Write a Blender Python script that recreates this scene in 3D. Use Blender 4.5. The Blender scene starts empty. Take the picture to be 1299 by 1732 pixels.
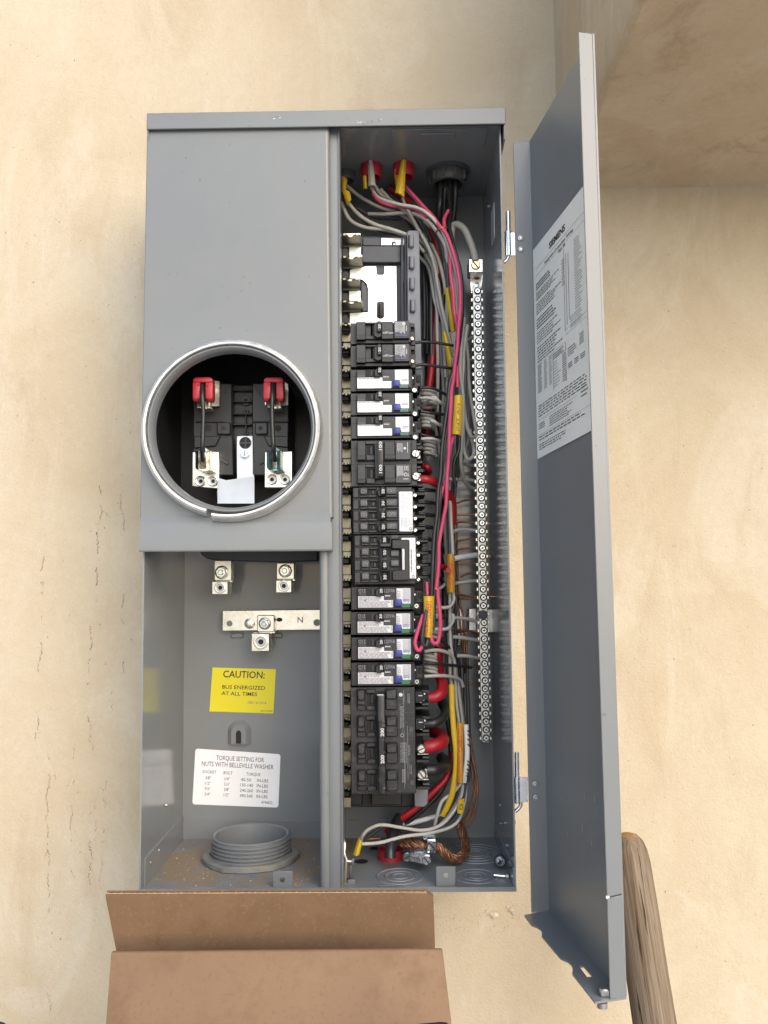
import bpy, bmesh, math, random
from mathutils import Vector, Matrix
random.seed(7)
S = bpy.context.scene
COL = S.collection
# ------------------------------------------------------------------ camera
F, CX, CY, CZ, YAW, PITCH, ROLL = 1458.66, 0.068767, -0.86242, 0.304213, 0.011656, 0.076175, 0.0095776
RM = Matrix.Rotation(YAW, 3, 'Z') @ Matrix.Rotation(PITCH, 3, 'X') @ Matrix.Rotation(ROLL, 3, 'Y')
CAMP = Vector((CX, CY, CZ))
cd = bpy.data.cameras.new('camera'); cam = bpy.data.objects.new('camera', cd); COL.objects.link(cam)
cd.sensor_fit = 'AUTO'; cd.sensor_width = 36.0; cd.lens = 36.0 * F / 1732
cd.clip_start = 0.02; cd.clip_end = 400
m3 = Matrix((RM.col[0], RM.col[2], -RM.col[1])).transposed()
cam.matrix_world = Matrix.Translation(CAMP) @ m3.to_4x4()
S.camera = cam
# ------------------------------------------------------------------ light
SUN_EL, SUN_AZ = 30.0, 149.0          # behind the camera, to the right
w = bpy.data.worlds.new('World'); S.world = w; w.use_nodes = True
nt = w.node_tree; bg = nt.nodes['Background']
sky = nt.nodes.new('ShaderNodeTexSky'); sky.sky_type = 'NISHITA'; sky.sun_disc = False
sky.sun_elevation = math.radians(SUN_EL); sky.sun_rotation = math.radians(SUN_AZ)
sky.air_density = 1.0; sky.dust_density = 2.0; sky.ozone_density = 0.0
nt.links.new(sky.outputs[0], bg.inputs[0]); bg.inputs[1].default_value = 0.15
sd = bpy.data.lights.new('sun', 'SUN'); sun = bpy.data.objects.new('sun', sd); COL.objects.link(sun)
sd.energy = 0.9; sd.angle = math.radians(75); sd.color = (1.0, 0.998, 0.992)
el, az = math.radians(SUN_EL), math.radians(SUN_AZ)
tosun = Vector((math.sin(az) * math.cos(el), math.cos(az) * math.cos(el), math.sin(el)))
sun.rotation_euler = tosun.to_track_quat('Z', 'Y').to_euler(); sun.location = tosun * 8
S.view_settings.view_transform = 'Standard'; S.view_settings.look = 'None'
S.view_settings.exposure = 1.03; S.view_settings.gamma = 1.0
# ------------------------------------------------------------------ materials
def mat(name, col, rough=0.5, metal=0.0, var=0.08, vs=40.0, bump=0.0, bs=300.0, spec=0.5, col2=None, c2lo=0.55, c2hi=0.7, c2s=20.0, stretch=None, coat=0.0, rvar=0.0, fleck=None, fs=400.0, flo=0.64, fhi=0.70, dent=0.0):
    m = bpy.data.materials.new(name); m.use_nodes = True
    t = m.node_tree; N = t.nodes; L = t.links; b = N['Principled BSDF']
    b.inputs['Roughness'].default_value = rough; b.inputs['Metallic'].default_value = metal
    b.inputs['Specular IOR Level'].default_value = spec; b.inputs['Coat Weight'].default_value = coat
    b.inputs['Coat Roughness'].default_value = 0.12
    tc = N.new('ShaderNodeTexCoord'); src = tc.outputs['Object']
    if stretch:
        mp = N.new('ShaderNodeMapping'); mp.inputs['Scale'].default_value = stretch
        L.new(src, mp.inputs[0]); src = mp.outputs[0]
    n1 = N.new('ShaderNodeTexNoise'); n1.inputs['Scale'].default_value = vs; n1.inputs['Detail'].default_value = 5
    L.new(src, n1.inputs['Vector'])
    mr = N.new('ShaderNodeMapRange'); mr.inputs[1].default_value = 0.3; mr.inputs[2].default_value = 0.7
    mr.inputs[3].default_value = 1 - var; mr.inputs[4].default_value = 1 + var
    L.new(n1.outputs[0], mr.inputs[0])
    mx = N.new('ShaderNodeMix'); mx.data_type = 'RGBA'; mx.blend_type = 'MULTIPLY'; mx.inputs[0].default_value = 1
    mx.inputs[6].default_value = (*col, 1); L.new(mr.outputs[0], mx.inputs[7])
    out = mx.outputs[2]
    if col2:
        n2 = N.new('ShaderNodeTexNoise'); n2.inputs['Scale'].default_value = c2s; n2.inputs['Detail'].default_value = 6
        n2.inputs['Roughness'].default_value = 0.65
        L.new(src, n2.inputs['Vector'])
        r2 = N.new('ShaderNodeMapRange'); r2.inputs[1].default_value = c2lo; r2.inputs[2].default_value = c2hi
        L.new(n2.outputs[0], r2.inputs[0])
        m2 = N.new('ShaderNodeMix'); m2.data_type = 'RGBA'; L.new(r2.outputs[0], m2.inputs[0])
        L.new(out, m2.inputs[6]); m2.inputs[7].default_value = (*col2, 1); out = m2.outputs[2]
    if fleck:
        n3 = N.new('ShaderNodeTexNoise'); n3.inputs['Scale'].default_value = fs; n3.inputs['Detail'].default_value = 3
        L.new(src, n3.inputs['Vector'])
        r3 = N.new('ShaderNodeMapRange'); r3.inputs[1].default_value = flo; r3.inputs[2].default_value = fhi
        L.new(n3.outputs[0], r3.inputs[0])
        m4 = N.new('ShaderNodeMix'); m4.data_type = 'RGBA'; L.new(r3.outputs[0], m4.inputs[0])
        L.new(out, m4.inputs[6]); m4.inputs[7].default_value = (*fleck, 1); out = m4.outputs[2]
    L.new(out, b.inputs['Base Color'])
    if rvar:
        rr = N.new('ShaderNodeMapRange'); rr.inputs[1].default_value = 0.3; rr.inputs[2].default_value = 0.7
        rr.inputs[3].default_value = max(0, rough - rvar); rr.inputs[4].default_value = rough + rvar
        L.new(n1.outputs[0], rr.inputs[0]); L.new(rr.outputs[0], b.inputs['Roughness'])
    if bump:
        nb = N.new('ShaderNodeTexNoise'); nb.inputs['Scale'].default_value = bs; nb.inputs['Detail'].default_value = 4
        L.new(src, nb.inputs['Vector'])
        bp = N.new('ShaderNodeBump'); bp.inputs['Strength'].default_value = bump; bp.inputs['Distance'].default_value = 0.001
        L.new(nb.outputs[0], bp.inputs['Height']); L.new(bp.outputs[0], b.inputs['Normal'])
        if dent:
            nd = N.new('ShaderNodeTexNoise'); nd.inputs['Scale'].default_value = 9; nd.inputs['Detail'].default_value = 2; L.new(src, nd.inputs['Vector'])
            b2 = N.new('ShaderNodeBump'); b2.inputs['Strength'].default_value = dent; b2.inputs['Distance'].default_value = 0.004
            L.new(nd.outputs[0], b2.inputs['Height']); L.new(b2.outputs[0], bp.inputs['Normal'])
    return m

def wall_mat(name='cream_stucco', A=(0.50, 0.437, 0.328), B=(0.452, 0.378, 0.268), Cc=(0.535, 0.487, 0.395), D=(0.40, 0.322, 0.222), dk=0.5):
    m = bpy.data.materials.new(name); m.use_nodes = True
    t = m.node_tree; N = t.nodes; L = t.links; b = N['Principled BSDF']
    b.inputs['Roughness'].default_value = 0.85; b.inputs['Specular IOR Level'].default_value = 0.25
    tc = N.new('ShaderNodeTexCoord'); src = tc.outputs['Object']
    def noise(s, d=5, r=0.6, dist=0.0, scl=None):
        n = N.new('ShaderNodeTexNoise'); n.inputs['Scale'].default_value = s; n.inputs['Detail'].default_value = d
        n.inputs['Roughness'].default_value = r; n.inputs['Distortion'].default_value = dist
        if scl:
            mp = N.new('ShaderNodeMapping'); mp.inputs['Scale'].default_value = scl; L.new(src, mp.inputs[0]); L.new(mp.outputs[0], n.inputs['Vector'])
        else: L.new(src, n.inputs['Vector'])
        return n.outputs[0]
    def ramp(v, a, c, lo=0.0, hi=1.0):
        r = N.new('ShaderNodeMapRange'); r.inputs[1].default_value = a; r.inputs[2].default_value = c
        r.inputs[3].default_value = lo; r.inputs[4].default_value = hi; L.new(v, r.inputs[0]); return r.outputs[0]
    def mix(f, a, c, mode='MIX'):
        x = N.new('ShaderNodeMix'); x.data_type = 'RGBA'; x.blend_type = mode
        if isinstance(f, float): x.inputs[0].default_value = f
        else: L.new(f, x.inputs[0])
        for i, v in ((6, a), (7, c)):
            if isinstance(v, tuple): x.inputs[i].default_value = (*v, 1)
            else: L.new(v, x.inputs[i])
        return x.outputs[2]
    c = mix(ramp(noise(3.6, 7, 0.62, 1.4), 0.38, 0.64), A, B)
    c = mix(ramp(noise(8, 7, 0.72, 0.9, (1, 1, 0.45)), 0.50, 0.62, 0, 0.6), c, Cc)
    c = mix(ramp(noise(12, 7, 0.7, 0.6, (1, 1, 0.35)), 0.55, 0.68, 0, dk), c, D)
    c = mix(ramp(noise(30, 6, 0.75, 0.5, (1, 1, 0.6)), 0.56, 0.68, 0, 0.22), c, D)
    c = mix(ramp(noise(260, 3, 0.6), 0.68, 0.73, 0, 0.5), c, (0.25, 0.19, 0.125))
    c = mix(ramp(noise(430, 2, 0.5), 0.60, 0.70, 0, 0.22), c, (0.60, 0.55, 0.46))
    c = mix(ramp(noise(110, 4, 0.7), 0.35, 0.7, 0.0, 0.3), c, (0.41, 0.335, 0.245))
    L.new(c, b.inputs['Base Color'])
    bp = N.new('ShaderNodeBump'); bp.inputs['Strength'].default_value = 0.5; bp.inputs['Distance'].default_value = 0.0012
    ad = N.new('ShaderNodeMath'); ad.operation = 'ADD'; L.new(noise(22, 7, 0.72), ad.inputs[0]); L.new(noise(330, 3, 0.6), ad.inputs[1])
    L.new(ad.outputs[0], bp.inputs['Height']); L.new(bp.outputs[0], b.inputs['Normal'])
    return m

M = {}
M['stucco'] = wall_mat()
M['stucco_bounce'] = wall_mat('weathered_bounce_stucco', (0.53, 0.435, 0.31), (0.46, 0.355, 0.235), (0.57, 0.495, 0.38), (0.31, 0.23, 0.145), 0.6)  # brown of bounced light put into the overhang's colour, plus dark smudges
M['crack'] = mat('crack_stain', (0.245, 0.19, 0.125), 0.9, var=0.3, vs=90)
M['stain'] = mat('rust_stain', (0.60, 0.44, 0.22), 0.9, var=0.1)
M['mortar'] = mat('mortar_blob', (0.48, 0.43, 0.335), 0.9, var=0.15, bump=0.6, bs=400)
M['paint'] = mat('grey_paint', (0.160, 0.173, 0.181), 0.33, var=0.05, vs=5, bump=0.03, bs=520, dent=0.10, col2=(0.174, 0.181, 0.183), c2lo=0.42, c2hi=0.72, c2s=8, fleck=(0.12, 0.12, 0.115), fs=170, flo=0.73, fhi=0.75)
M['paint_in'] = mat('grey_paint_inside', (0.192, 0.205, 0.213), 0.17, var=0.04, vs=18, bump=0.02, bs=420)
M['dusty'] = mat('dusty_grey_paint', (0.18, 0.195, 0.208), 0.45, var=0.1, vs=30, bump=0.1, bs=300, col2=(0.18, 0.16, 0.13), c2lo=0.56, c2hi=0.74, c2s=22)
M['dirtyfloor'] = mat('dirt_on_grey_paint', (0.185, 0.198, 0.21), 0.6, var=0.15, vs=40, bump=0.3, bs=300, col2=(0.235, 0.18, 0.12), c2lo=0.37, c2hi=0.55, c2s=15)
M['alu'] = mat('brushed_aluminium', (0.68, 0.68, 0.67), 0.48, 1.0, var=0.08, vs=120, bump=0.05, bs=500, rvar=0.1)
M['tin'] = mat('tin_plate', (0.70, 0.68, 0.62), 0.3, 1.0, var=0.08, vs=80, bump=0.05, bs=300, rvar=0.08)
M['bus'] = mat('bus_aluminium', (0.86, 0.85, 0.82), 0.42, 1.0, var=0.05, vs=60, bump=0.03, bs=200)
M['blade'] = mat('bus_finger', (0.42, 0.395, 0.32), 0.4, 1.0, var=0.12, vs=120, col2=(0.24, 0.21, 0.15), c2lo=0.6, c2hi=0.75, c2s=70)
M['barmetal'] = mat('terminal_bar_metal', (0.50, 0.50, 0.48), 0.38, 1.0, var=0.18, vs=90, rvar=0.05)
M['zinc'] = mat('zinc_plated_steel', (0.62, 0.66, 0.70), 0.24, 1.0, var=0.1, vs=150, rvar=0.08)
M['galv'] = mat('galvanised_strap', (0.62, 0.68, 0.74), 0.5, 0.45, var=0.05, vs=60)
M['cardedge'] = mat('cardboard_cut_edge', (0.40, 0.27, 0.165), 0.85, var=0.1)
M['steel'] = mat('dull_steel', (0.42, 0.43, 0.43), 0.4, 1.0, var=0.15, vs=150, rvar=0.1)
M['brass'] = mat('brass_screw', (0.72, 0.62, 0.40), 0.35, 1.0, var=0.1)
M['copper'] = mat('bare_copper', (0.50, 0.25, 0.145), 0.5, 0.9, var=0.22, vs=90)
M['copper_old'] = mat('tarnished_copper', (0.27, 0.135, 0.08), 0.5, 0.8, var=0.3, vs=90)
M['blk'] = mat('black_plastic', (0.013, 0.014, 0.0165), 0.42, var=0.15, vs=60, bump=0.12, bs=900)
M['blk2'] = mat('charcoal_plastic', (0.030, 0.032, 0.037), 0.45, var=0.12, vs=60, bump=0.12, bs=900)
M['blk3'] = mat('grey_embossed_plastic', (0.062, 0.065, 0.073), 0.5, var=0.15, vs=60)
M['blkdust'] = mat('dusty_black_plastic', (0.018, 0.019, 0.0215), 0.5, var=0.2, vs=60, bump=0.15, bs=700, col2=(0.055, 0.055, 0.056), c2lo=0.52, c2hi=0.72, c2s=130)
M['base'] = mat('slate_plastic', (0.075, 0.082, 0.098), 0.5, var=0.1, bump=0.1, bs=600)
M['rail'] = mat('grey_rail_plastic', (0.20, 0.212, 0.24), 0.45, var=0.05)
M['hole_shade'] = mat('dark_recess_shade', (0.008, 0.008, 0.009), 0.7, var=0.1)  # near-black for recesses, and for shadow rings drawn round lug screws
M['ink'] = mat('black_ink', (0.02, 0.02, 0.022), 0.6, var=0.1)
M['inkgrey'] = mat('grey_ink', (0.20, 0.20, 0.22), 0.6, var=0.3, vs=400)
M['inkblue'] = mat('blue_ink', (0.18, 0.18, 0.42), 0.6, var=0.2)
M['inkred'] = mat('red_marker', (0.55, 0.06, 0.03), 0.6, var=0.25, vs=200)
M['print'] = mat('white_print', (0.55, 0.56, 0.58), 0.5, var=0.15, vs=300)
M['white'] = mat('white_sticker', (0.78, 0.80, 0.84), 0.4, var=0.03)
M['white2'] = mat('silver_white_sticker', (0.62, 0.635, 0.67), 0.42, var=0.05)
M['cream'] = mat('instruction_paper', (0.78, 0.78, 0.73), 0.45, var=0.03, vs=9)
M['yel'] = mat('yellow_sticker', (0.68, 0.60, 0.012), 0.4, var=0.04, vs=15)
M['tape'] = mat('yellow_marker_tape', (0.62, 0.41, 0.025), 0.42, var=0.08, vs=60)
M['tape2'] = mat('orange_marker_tape', (0.56, 0.29, 0.03), 0.45, var=0.12, vs=60)
M['blue'] = mat('blue_test_button', (0.03, 0.04, 0.26), 0.4, var=0.05)
M['green'] = mat('green_print', (0.02, 0.21, 0.075), 0.45, var=0.08)
M['red'] = mat('red_insulation', (0.33, 0.008, 0.016), 0.42, var=0.08, vs=30)
M['redp'] = mat('red_plastic', (0.36, 0.018, 0.032), 0.45, var=0.06)
M['pink'] = mat('pink_red_insulation', (0.52, 0.055, 0.13), 0.55, var=0.08, vs=30)
M['wht'] = mat('white_insulation', (0.44, 0.43, 0.40), 0.55, var=0.1, vs=30)
M['wht2'] = mat('grey_white_insulation', (0.34, 0.33, 0.30), 0.55, var=0.12, vs=30)
M['whtb'] = mat('bright_white_insulation', (0.62, 0.62, 0.62), 0.42, var=0.06, vs=30)
M['blkw'] = mat('black_insulation', (0.018, 0.018, 0.019), 0.38, var=0.15, vs=30)
M['gryw'] = mat('charcoal_insulation', (0.045, 0.045, 0.047), 0.42, var=0.15, vs=30)
M['teal'] = mat('oxidised_jaw', (0.14, 0.24, 0.26), 0.4, 0.8, var=0.25, vs=140)
M['pvc'] = mat('grey_pvc', (0.155, 0.165, 0.172), 0.45, var=0.06, bump=0.06, bs=300)
M['pvcdark'] = mat('dark_grey_fitting', (0.075, 0.08, 0.083), 0.5, var=0.1)
M['diecast'] = mat('diecast_zinc', (0.21, 0.215, 0.20), 0.6, 0.25, var=0.15, col2=(0.28, 0.24, 0.17), c2lo=0.55, c2hi=0.7, c2s=60)
M['card'] = mat('brown_cardboard', (0.205, 0.130, 0.079), 0.8, fleck=(0.175, 0.108, 0.066), fs=330, flo=0.58, fhi=0.72, dent=0.2, var=0.08, vs=20, bump=0.12, bs=500, spec=0.2, col2=(0.165, 0.10, 0.059), c2lo=0.5, c2hi=0.75, c2s=45)
M['cardin'] = mat('cardboard_inner_liner', (0.18, 0.111, 0.065), 0.85, fleck=(0.205, 0.13, 0.078), fs=330, flo=0.58, fhi=0.7, dent=0.25, var=0.08, vs=24, bump=0.12, bs=500, spec=0.15, col2=(0.16, 0.095, 0.054), c2lo=0.5, c2hi=0.72, c2s=60)
M['wood'] = mat('weathered_wood', (0.205, 0.162, 0.118), 0.85, var=0.32, vs=30, bump=1.0, bs=70, spec=0.12, stretch=(12, 12, 0.35), col2=(0.125, 0.086, 0.056), c2lo=0.46, c2hi=0.62, c2s=9, fleck=(0.05, 0.033, 0.022), fs=42, flo=0.63, fhi=0.67)
M['woodtan'] = mat('worn_orange_wood', (0.27, 0.145, 0.048), 0.7, var=0.25, vs=10, stretch=(8, 8, 1.2))
M['concrete'] = mat('concrete_ground', (0.50, 0.49, 0.465), 0.9, var=0.12, vs=3, bump=0.3, bs=60)
M['crumb'] = mat('dirt_crumbs', (0.24, 0.17, 0.10), 0.95, var=0.35, vs=300)
M['rubber'] = mat('black_rubber', (0.02, 0.02, 0.022), 0.55, var=0.1)

# ------------------------------------------------------------------ helpers
def at(px, py, Y):
    r = RM @ Vector(((px - 649.5) / F, 1.0, -(py - 866.0) / F))
    return CAMP + r * ((Y - CY) / r.y)
def pm(Y): return (Y - CY) / F
def crop(x0, y0, s): return lambda x, y: (x0 + x / s, y0 + y / s)
C1 = crop(560, 180, 4.06); C2 = crop(560, 530, 4.06); C3 = crop(560, 800, 4.06); C4 = crop(560, 1080, 4.06)
C5 = crop(560, 1330, 3.608); C6 = crop(220, 560, 3.608); CL = crop(220, 920, 3.418); CB = crop(160, 1220, 2.824)
CG = crop(690, 1000, 12.99); CR = crop(570, 370, 8.12)
ID = lambda x, y: (x, y)

class MB:
    def __init__(s): s.v = []; s.f = []; s.m = []; s.mats = []
    def mi(s, m):
        if isinstance(m, str): m = M[m]
        if m not in s.mats: s.mats.append(m)
        return s.mats.index(m)
    def add(s, vs, fs, m):
        i = s.mi(m); o = len(s.v); s.v += [Vector(v) for v in vs]
        for f in fs: s.f.append([o + k for k in f]); s.m.append(i)
        return s
    def bm(s, b, m):
        b.verts.ensure_lookup_table(); b.verts.index_update()
        s.add([v.co.copy() for v in b.verts], [[v.index for v in f.verts] for f in b.faces], m); b.free(); return s
    def prism(s, pts, vec, m, bev=0.0, seg=1):
        b = bmesh.new(); vs = [b.verts.new(p) for p in pts]; f = b.faces.new(vs)
        r = bmesh.ops.extrude_face_region(b, geom=[f])
        nv = [g for g in r['geom'] if isinstance(g, bmesh.types.BMVert)]
        for q in nv: q.co += Vector(vec)
        if bev > 0: bmesh.ops.bevel(b, geom=list(b.edges), offset=bev, segments=seg, affect='EDGES', profile=0.5)
        bmesh.ops.recalc_face_normals(b, faces=b.faces)
        return s.bm(b, m)
    def slab(s, T, poly, Y0, Y1, m, bev=0.0, seg=1):
        return s.prism([at(*T(x, y), Y0) for x, y in poly], (0, Y1 - Y0, 0), m, bev, seg)
    def rect(s, T, x0, y0, x1, y1, Y0, Y1, m, bev=0.0, seg=1):
        return s.slab(T, [(x0, y0), (x1, y0), (x1, y1), (x0, y1)], Y0, Y1, m, bev, seg)
    def box(s, a, c, m, bev=0.0, seg=1):
        a = Vector(a); c = Vector(c)
        return s.prism([(a.x, a.y, a.z), (c.x, a.y, a.z), (c.x, a.y, c.z), (a.x, a.y, c.z)], (0, c.y - a.y, 0), m, bev, seg)
    def cyl(s, p0, p1, r0, m, r1=None, n=16, caps=True, bev=0.0):
        p0 = Vector(p0); p1 = Vector(p1); r1 = r0 if r1 is None else r1
        d = (p1 - p0).normalized(); u = d.orthogonal().normalized(); w_ = d.cross(u)
        rings = [(p0, r0), (p1, r1)]
        if bev > 0: rings = [(p0, r0 - bev), (p0 + d * bev, r0), (p1, r1)]
        vs = []
        for c, r in rings: vs += [c + (u * math.cos(a) + w_ * math.sin(a)) * r for a in [2 * math.pi * k / n for k in range(n)]]
        fs = []
        for q in range(len(rings) - 1): fs += [[q * n + k, q * n + (k + 1) % n, (q + 1) * n + (k + 1) % n, (q + 1) * n + k] for k in range(n)]
        if caps: fs += [list(range(n))[::-1], [(len(rings) - 1) * n + k for k in range(n)]]
        return s.add(vs, fs, m)
    def lathe(s, c, prof, m, axis='Z', n=32, a0=0.0, a1=2 * math.pi, rfun=None, caps=False):
        c = Vector(c); vs = []; full = abs(a1 - a0 - 2 * math.pi) < 1e-6; cnt = n if full else n + 1
        for k in range(cnt):
            a = a0 + (a1 - a0) * k / n
            for r, h in prof:
                rr = r + (rfun(a, k / n) if rfun else 0)
                if axis == 'Z': vs.append(c + Vector((rr * math.cos(a), rr * math.sin(a), h)))
                else: vs.append(c + Vector((rr * math.cos(a), h, rr * math.sin(a))))
        p = len(prof); fs = []
        for k in range(n):
            k2 = (k + 1) % cnt
            fs += [[k * p + j, k * p + j + 1, k2 * p + j + 1, k2 * p + j] for j in range(p - 1)]
        if caps and not full: fs += [list(range(p)), list(range((cnt - 1) * p, cnt * p))]
        return s.add(vs, fs, m)
    def tube(s, pts, r, m, n=8, sub=6, caps=True, flat=1.0):
        P = [Vector(p) for p in pts]; C = []
        if len(P) == 2: C = [P[0].lerp(P[1], k / 3) for k in range(4)]
        else:
            Q = [P[0] * 2 - P[1]] + P + [P[-1] * 2 - P[-2]]
            for i in range(1, len(Q) - 2):
                a, b, c, d = Q[i - 1:i + 3]
                for k in range(sub):
                    t = k / sub
                    C.append(0.5 * ((2 * b) + (c - a) * t + (2 * a - 5 * b + 4 * c - d) * t * t + (3 * b - a - 3 * c + d) * t ** 3))
            C.append(P[-1])
        d0 = (C[1] - C[0]).normalized(); u = Vector((0, 1, 0)).cross(d0)
        if u.length < 0.05: u = d0.orthogonal()
        u.normalize(); vs = []
        for i, c in enumerate(C):
            d = (C[min(i + 1, len(C) - 1)] - C[max(i - 1, 0)]).normalized()
            u = (u - d * u.dot(d)).normalized(); w_ = d.cross(u)
            rr = r[min(int(i / (len(C) - 1) * (len(r) - 1) + 0.5), len(r) - 1)] if isinstance(r, (list, tuple)) else r
            vs += [c + u * (rr * math.cos(2 * math.pi * k / n)) + w_ * (rr * flat * math.sin(2 * math.pi * k / n)) for k in range(n)]
        fs = []
        for i in range(len(C) - 1): fs += [[i * n + k, i * n + (k + 1) % n, (i + 1) * n + (k + 1) % n, (i + 1) * n + k] for k in range(n)]
        if caps: fs += [list(range(n))[::-1], [(len(C) - 1) * n + k for k in range(n)]]
        return s.add(vs, fs, m)
    def quad(s, pts, m): return s.add(pts, [list(range(len(pts)))], m)
    def text(s, txt, org, U, V, h, m, width=None, bold=0.0):
        vs, fs, bw, bh = text_mesh(txt, bold)
        k = h / 0.70; kx = k if width is None else width / max(bw, 1e-6)
        org = Vector(org); U = Vector(U).normalized(); V = Vector(V).normalized()
        return s.add([org + U * (x * kx) + V * (y * k) for x, y in vs], fs, m)
    def build(s, name, parent=None, smooth=True, ang=38, kind=None):
        lo = Vector([min(v[i] for v in s.v) for i in range(3)]); hi = Vector([max(v[i] for v in s.v) for i in range(3)])
        o = Vector(((lo.x + hi.x) / 2, (lo.y + hi.y) / 2, lo.z))
        me = bpy.data.meshes.new(name); me.from_pydata([v - o for v in s.v], [], s.f)
        for m in s.mats: me.materials.append(m)
        me.polygons.foreach_set('material_index', s.m)
        if smooth: me.polygons.foreach_set('use_smooth', [True] * len(me.polygons)); me.set_sharp_from_angle(angle=math.radians(ang))
        me.update()
        ob = bpy.data.objects.new(name, me); COL.objects.link(ob)
        pw = Vector((0, 0, 0)); q = parent
        while q: pw += q.location; q = q.parent
        ob.location = o - pw
        if parent: ob.parent = parent
        if kind: ob['kind'] = kind
        return ob

_TX = {}
def text_mesh(txt, bold=0.0):
    k = (txt, bold)
    if k not in _TX:
        cu = bpy.data.curves.new('t', 'FONT'); cu.body = txt; cu.size = 1.0; cu.resolution_u = 2; cu.offset = bold; cu.fill_mode = 'FRONT'
        ob = bpy.data.objects.new('t', cu); COL.objects.link(ob)
        dg = bpy.context.evaluated_depsgraph_get(); dg.update()
        me = bpy.data.meshes.new_from_object(ob.evaluated_get(dg))
        vs = [(v.co.x, v.co.y) for v in me.vertices]; fs = [list(p.vertices) for p in me.polygons]
        x0 = min(v[0] for v in vs); vs = [(x - x0, y) for x, y in vs]
        _TX[k] = (vs, fs, max(v[0] for v in vs), max(v[1] for v in vs))
        bpy.data.objects.remove(ob); bpy.data.meshes.remove(me); bpy.data.curves.remove(cu)
    return _TX[k]

def empty(name, loc, parent=None):
    o = bpy.data.objects.new(name, None); COL.objects.link(o); o.empty_display_size = 0.02
    o.location = Vector(loc)
    if parent: o.parent = parent; o.location = Vector(loc) - parent.location
    return o
def tag(o, label, cat, group=None, kind=None):
    o['label'] = label; o['category'] = cat
    if group: o['group'] = group
    if kind: o['kind'] = kind
    return o
def screw(mb, c, r, m='zinc', slot='flat', ang=0.5, h=0.0025, n=18):
    """round screw head facing the room at point c (front face)"""
    c = Vector(c); mb.cyl(c, c + Vector((0, h, 0)), r, m, n=n, bev=r * 0.18)
    for k in range(1 if slot == 'flat' else 2):
        a = ang + k * math.pi / 2; u = Vector((math.cos(a), 0, math.sin(a))); v = Vector((-math.sin(a), 0, math.cos(a)))
        L_, W_ = r * (0.86 if slot == 'flat' else 0.55), r * 0.13
        y = Vector((0, -0.00012 - 0.00006 * k, 0))
        mb.quad([c + y + u * L_ + v * W_, c + y - u * L_ + v * W_, c + y - u * L_ - v * W_, c + y + u * L_ - v * W_], 'hole_shade')
def hexring(mb, c, r, m='tin', hole_shade='hole_shade'):
    """set screw port: raised collar with a dark socket"""
    c = Vector(c)
    mb.lathe(c, [(r, 0.002), (r, -0.0006), (r * 0.86, -0.001), (r * 0.72, -0.0008), (r * 0.66, 0.0015)], m, 'Y', 24)
    mb.lathe(c, [(r * 0.66, 0.0014), (r * 0.36, 0.0014)], 'steel', 'Y', 24)
    mb.lathe(c, [(r * 0.4, 0.0012), (0.0001, 0.0012)], hole_shade, 'Y', 6)
def dashes(mb, x0, y0, x1, y1, rows, P, m, fill=0.8, thick=0.45, wl=(0.04, 0.16), seed=1):
    """rows of tiny printed words; P(u,v) maps sheet coordinates to 3-D"""
    rg = random.Random(seed)
    for r in range(rows):
        yy = y0 + (y1 - y0) * (r + 0.25) / rows; hh = (y1 - y0) / rows * thick
        x = x0; end = x0 + (x1 - x0) * (fill + rg.random() * (1 - fill))
        while x < end:
            l = min((x1 - x0) * rg.uniform(*wl), end - x)
            mb.quad([P(x, yy), P(x + l, yy), P(x + l, yy + hh), P(x, yy + hh)], m)
            x += l + (x1 - x0) * 0.022

exec_parts = []
# ================================================================== SETTING
WY = 0.1725
mb = MB(); mb.quad([(-60, -80, -1.15), (60, -80, -1.15), (60, WY + 0.3, -1.15), (-60, WY + 0.3, -1.15)], 'concrete')
g = mb.build('ground'); tag(g, 'pale concrete ground in front of the wall', 'ground', kind='structure')

wall = tag(empty('stucco_wall', (0, WY, -1.15)), 'cream stucco wall with hairline cracks and an overhang at the top right', 'wall')
def undul(x, z): return 0.0009 * math.sin(7 * x + 2.1 * math.sin(5 * z)) + 0.0006 * math.sin(13 * z + 3 * math.sin(9 * x + 1)) + 0.0004 * math.sin(31 * x + 17 * z)
def lines(a, b, lo, hi, n):
    return [a + (lo - a) * k / 6 for k in range(6)] + [lo + (hi - lo) * k / n for k in range(n + 1)] + [hi + (b - hi) * k / 6 for k in range(1, 7)]
xs = lines(-4, 4, -0.5, 0.7, 90); zs = lines(-1.2, 3.2, -0.3, 1.1, 110)
mb = MB(); vs = [(x, WY + undul(x, z), z) for z in zs for x in xs]; nx = len(xs)
mb.add(vs, [[j * nx + i, j * nx + i + 1, (j + 1) * nx + i + 1, (j + 1) * nx + i] for j in range(len(zs) - 1) for i in range(nx - 1)], 'stucco')
mb.build('wall_face', wall)
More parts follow.
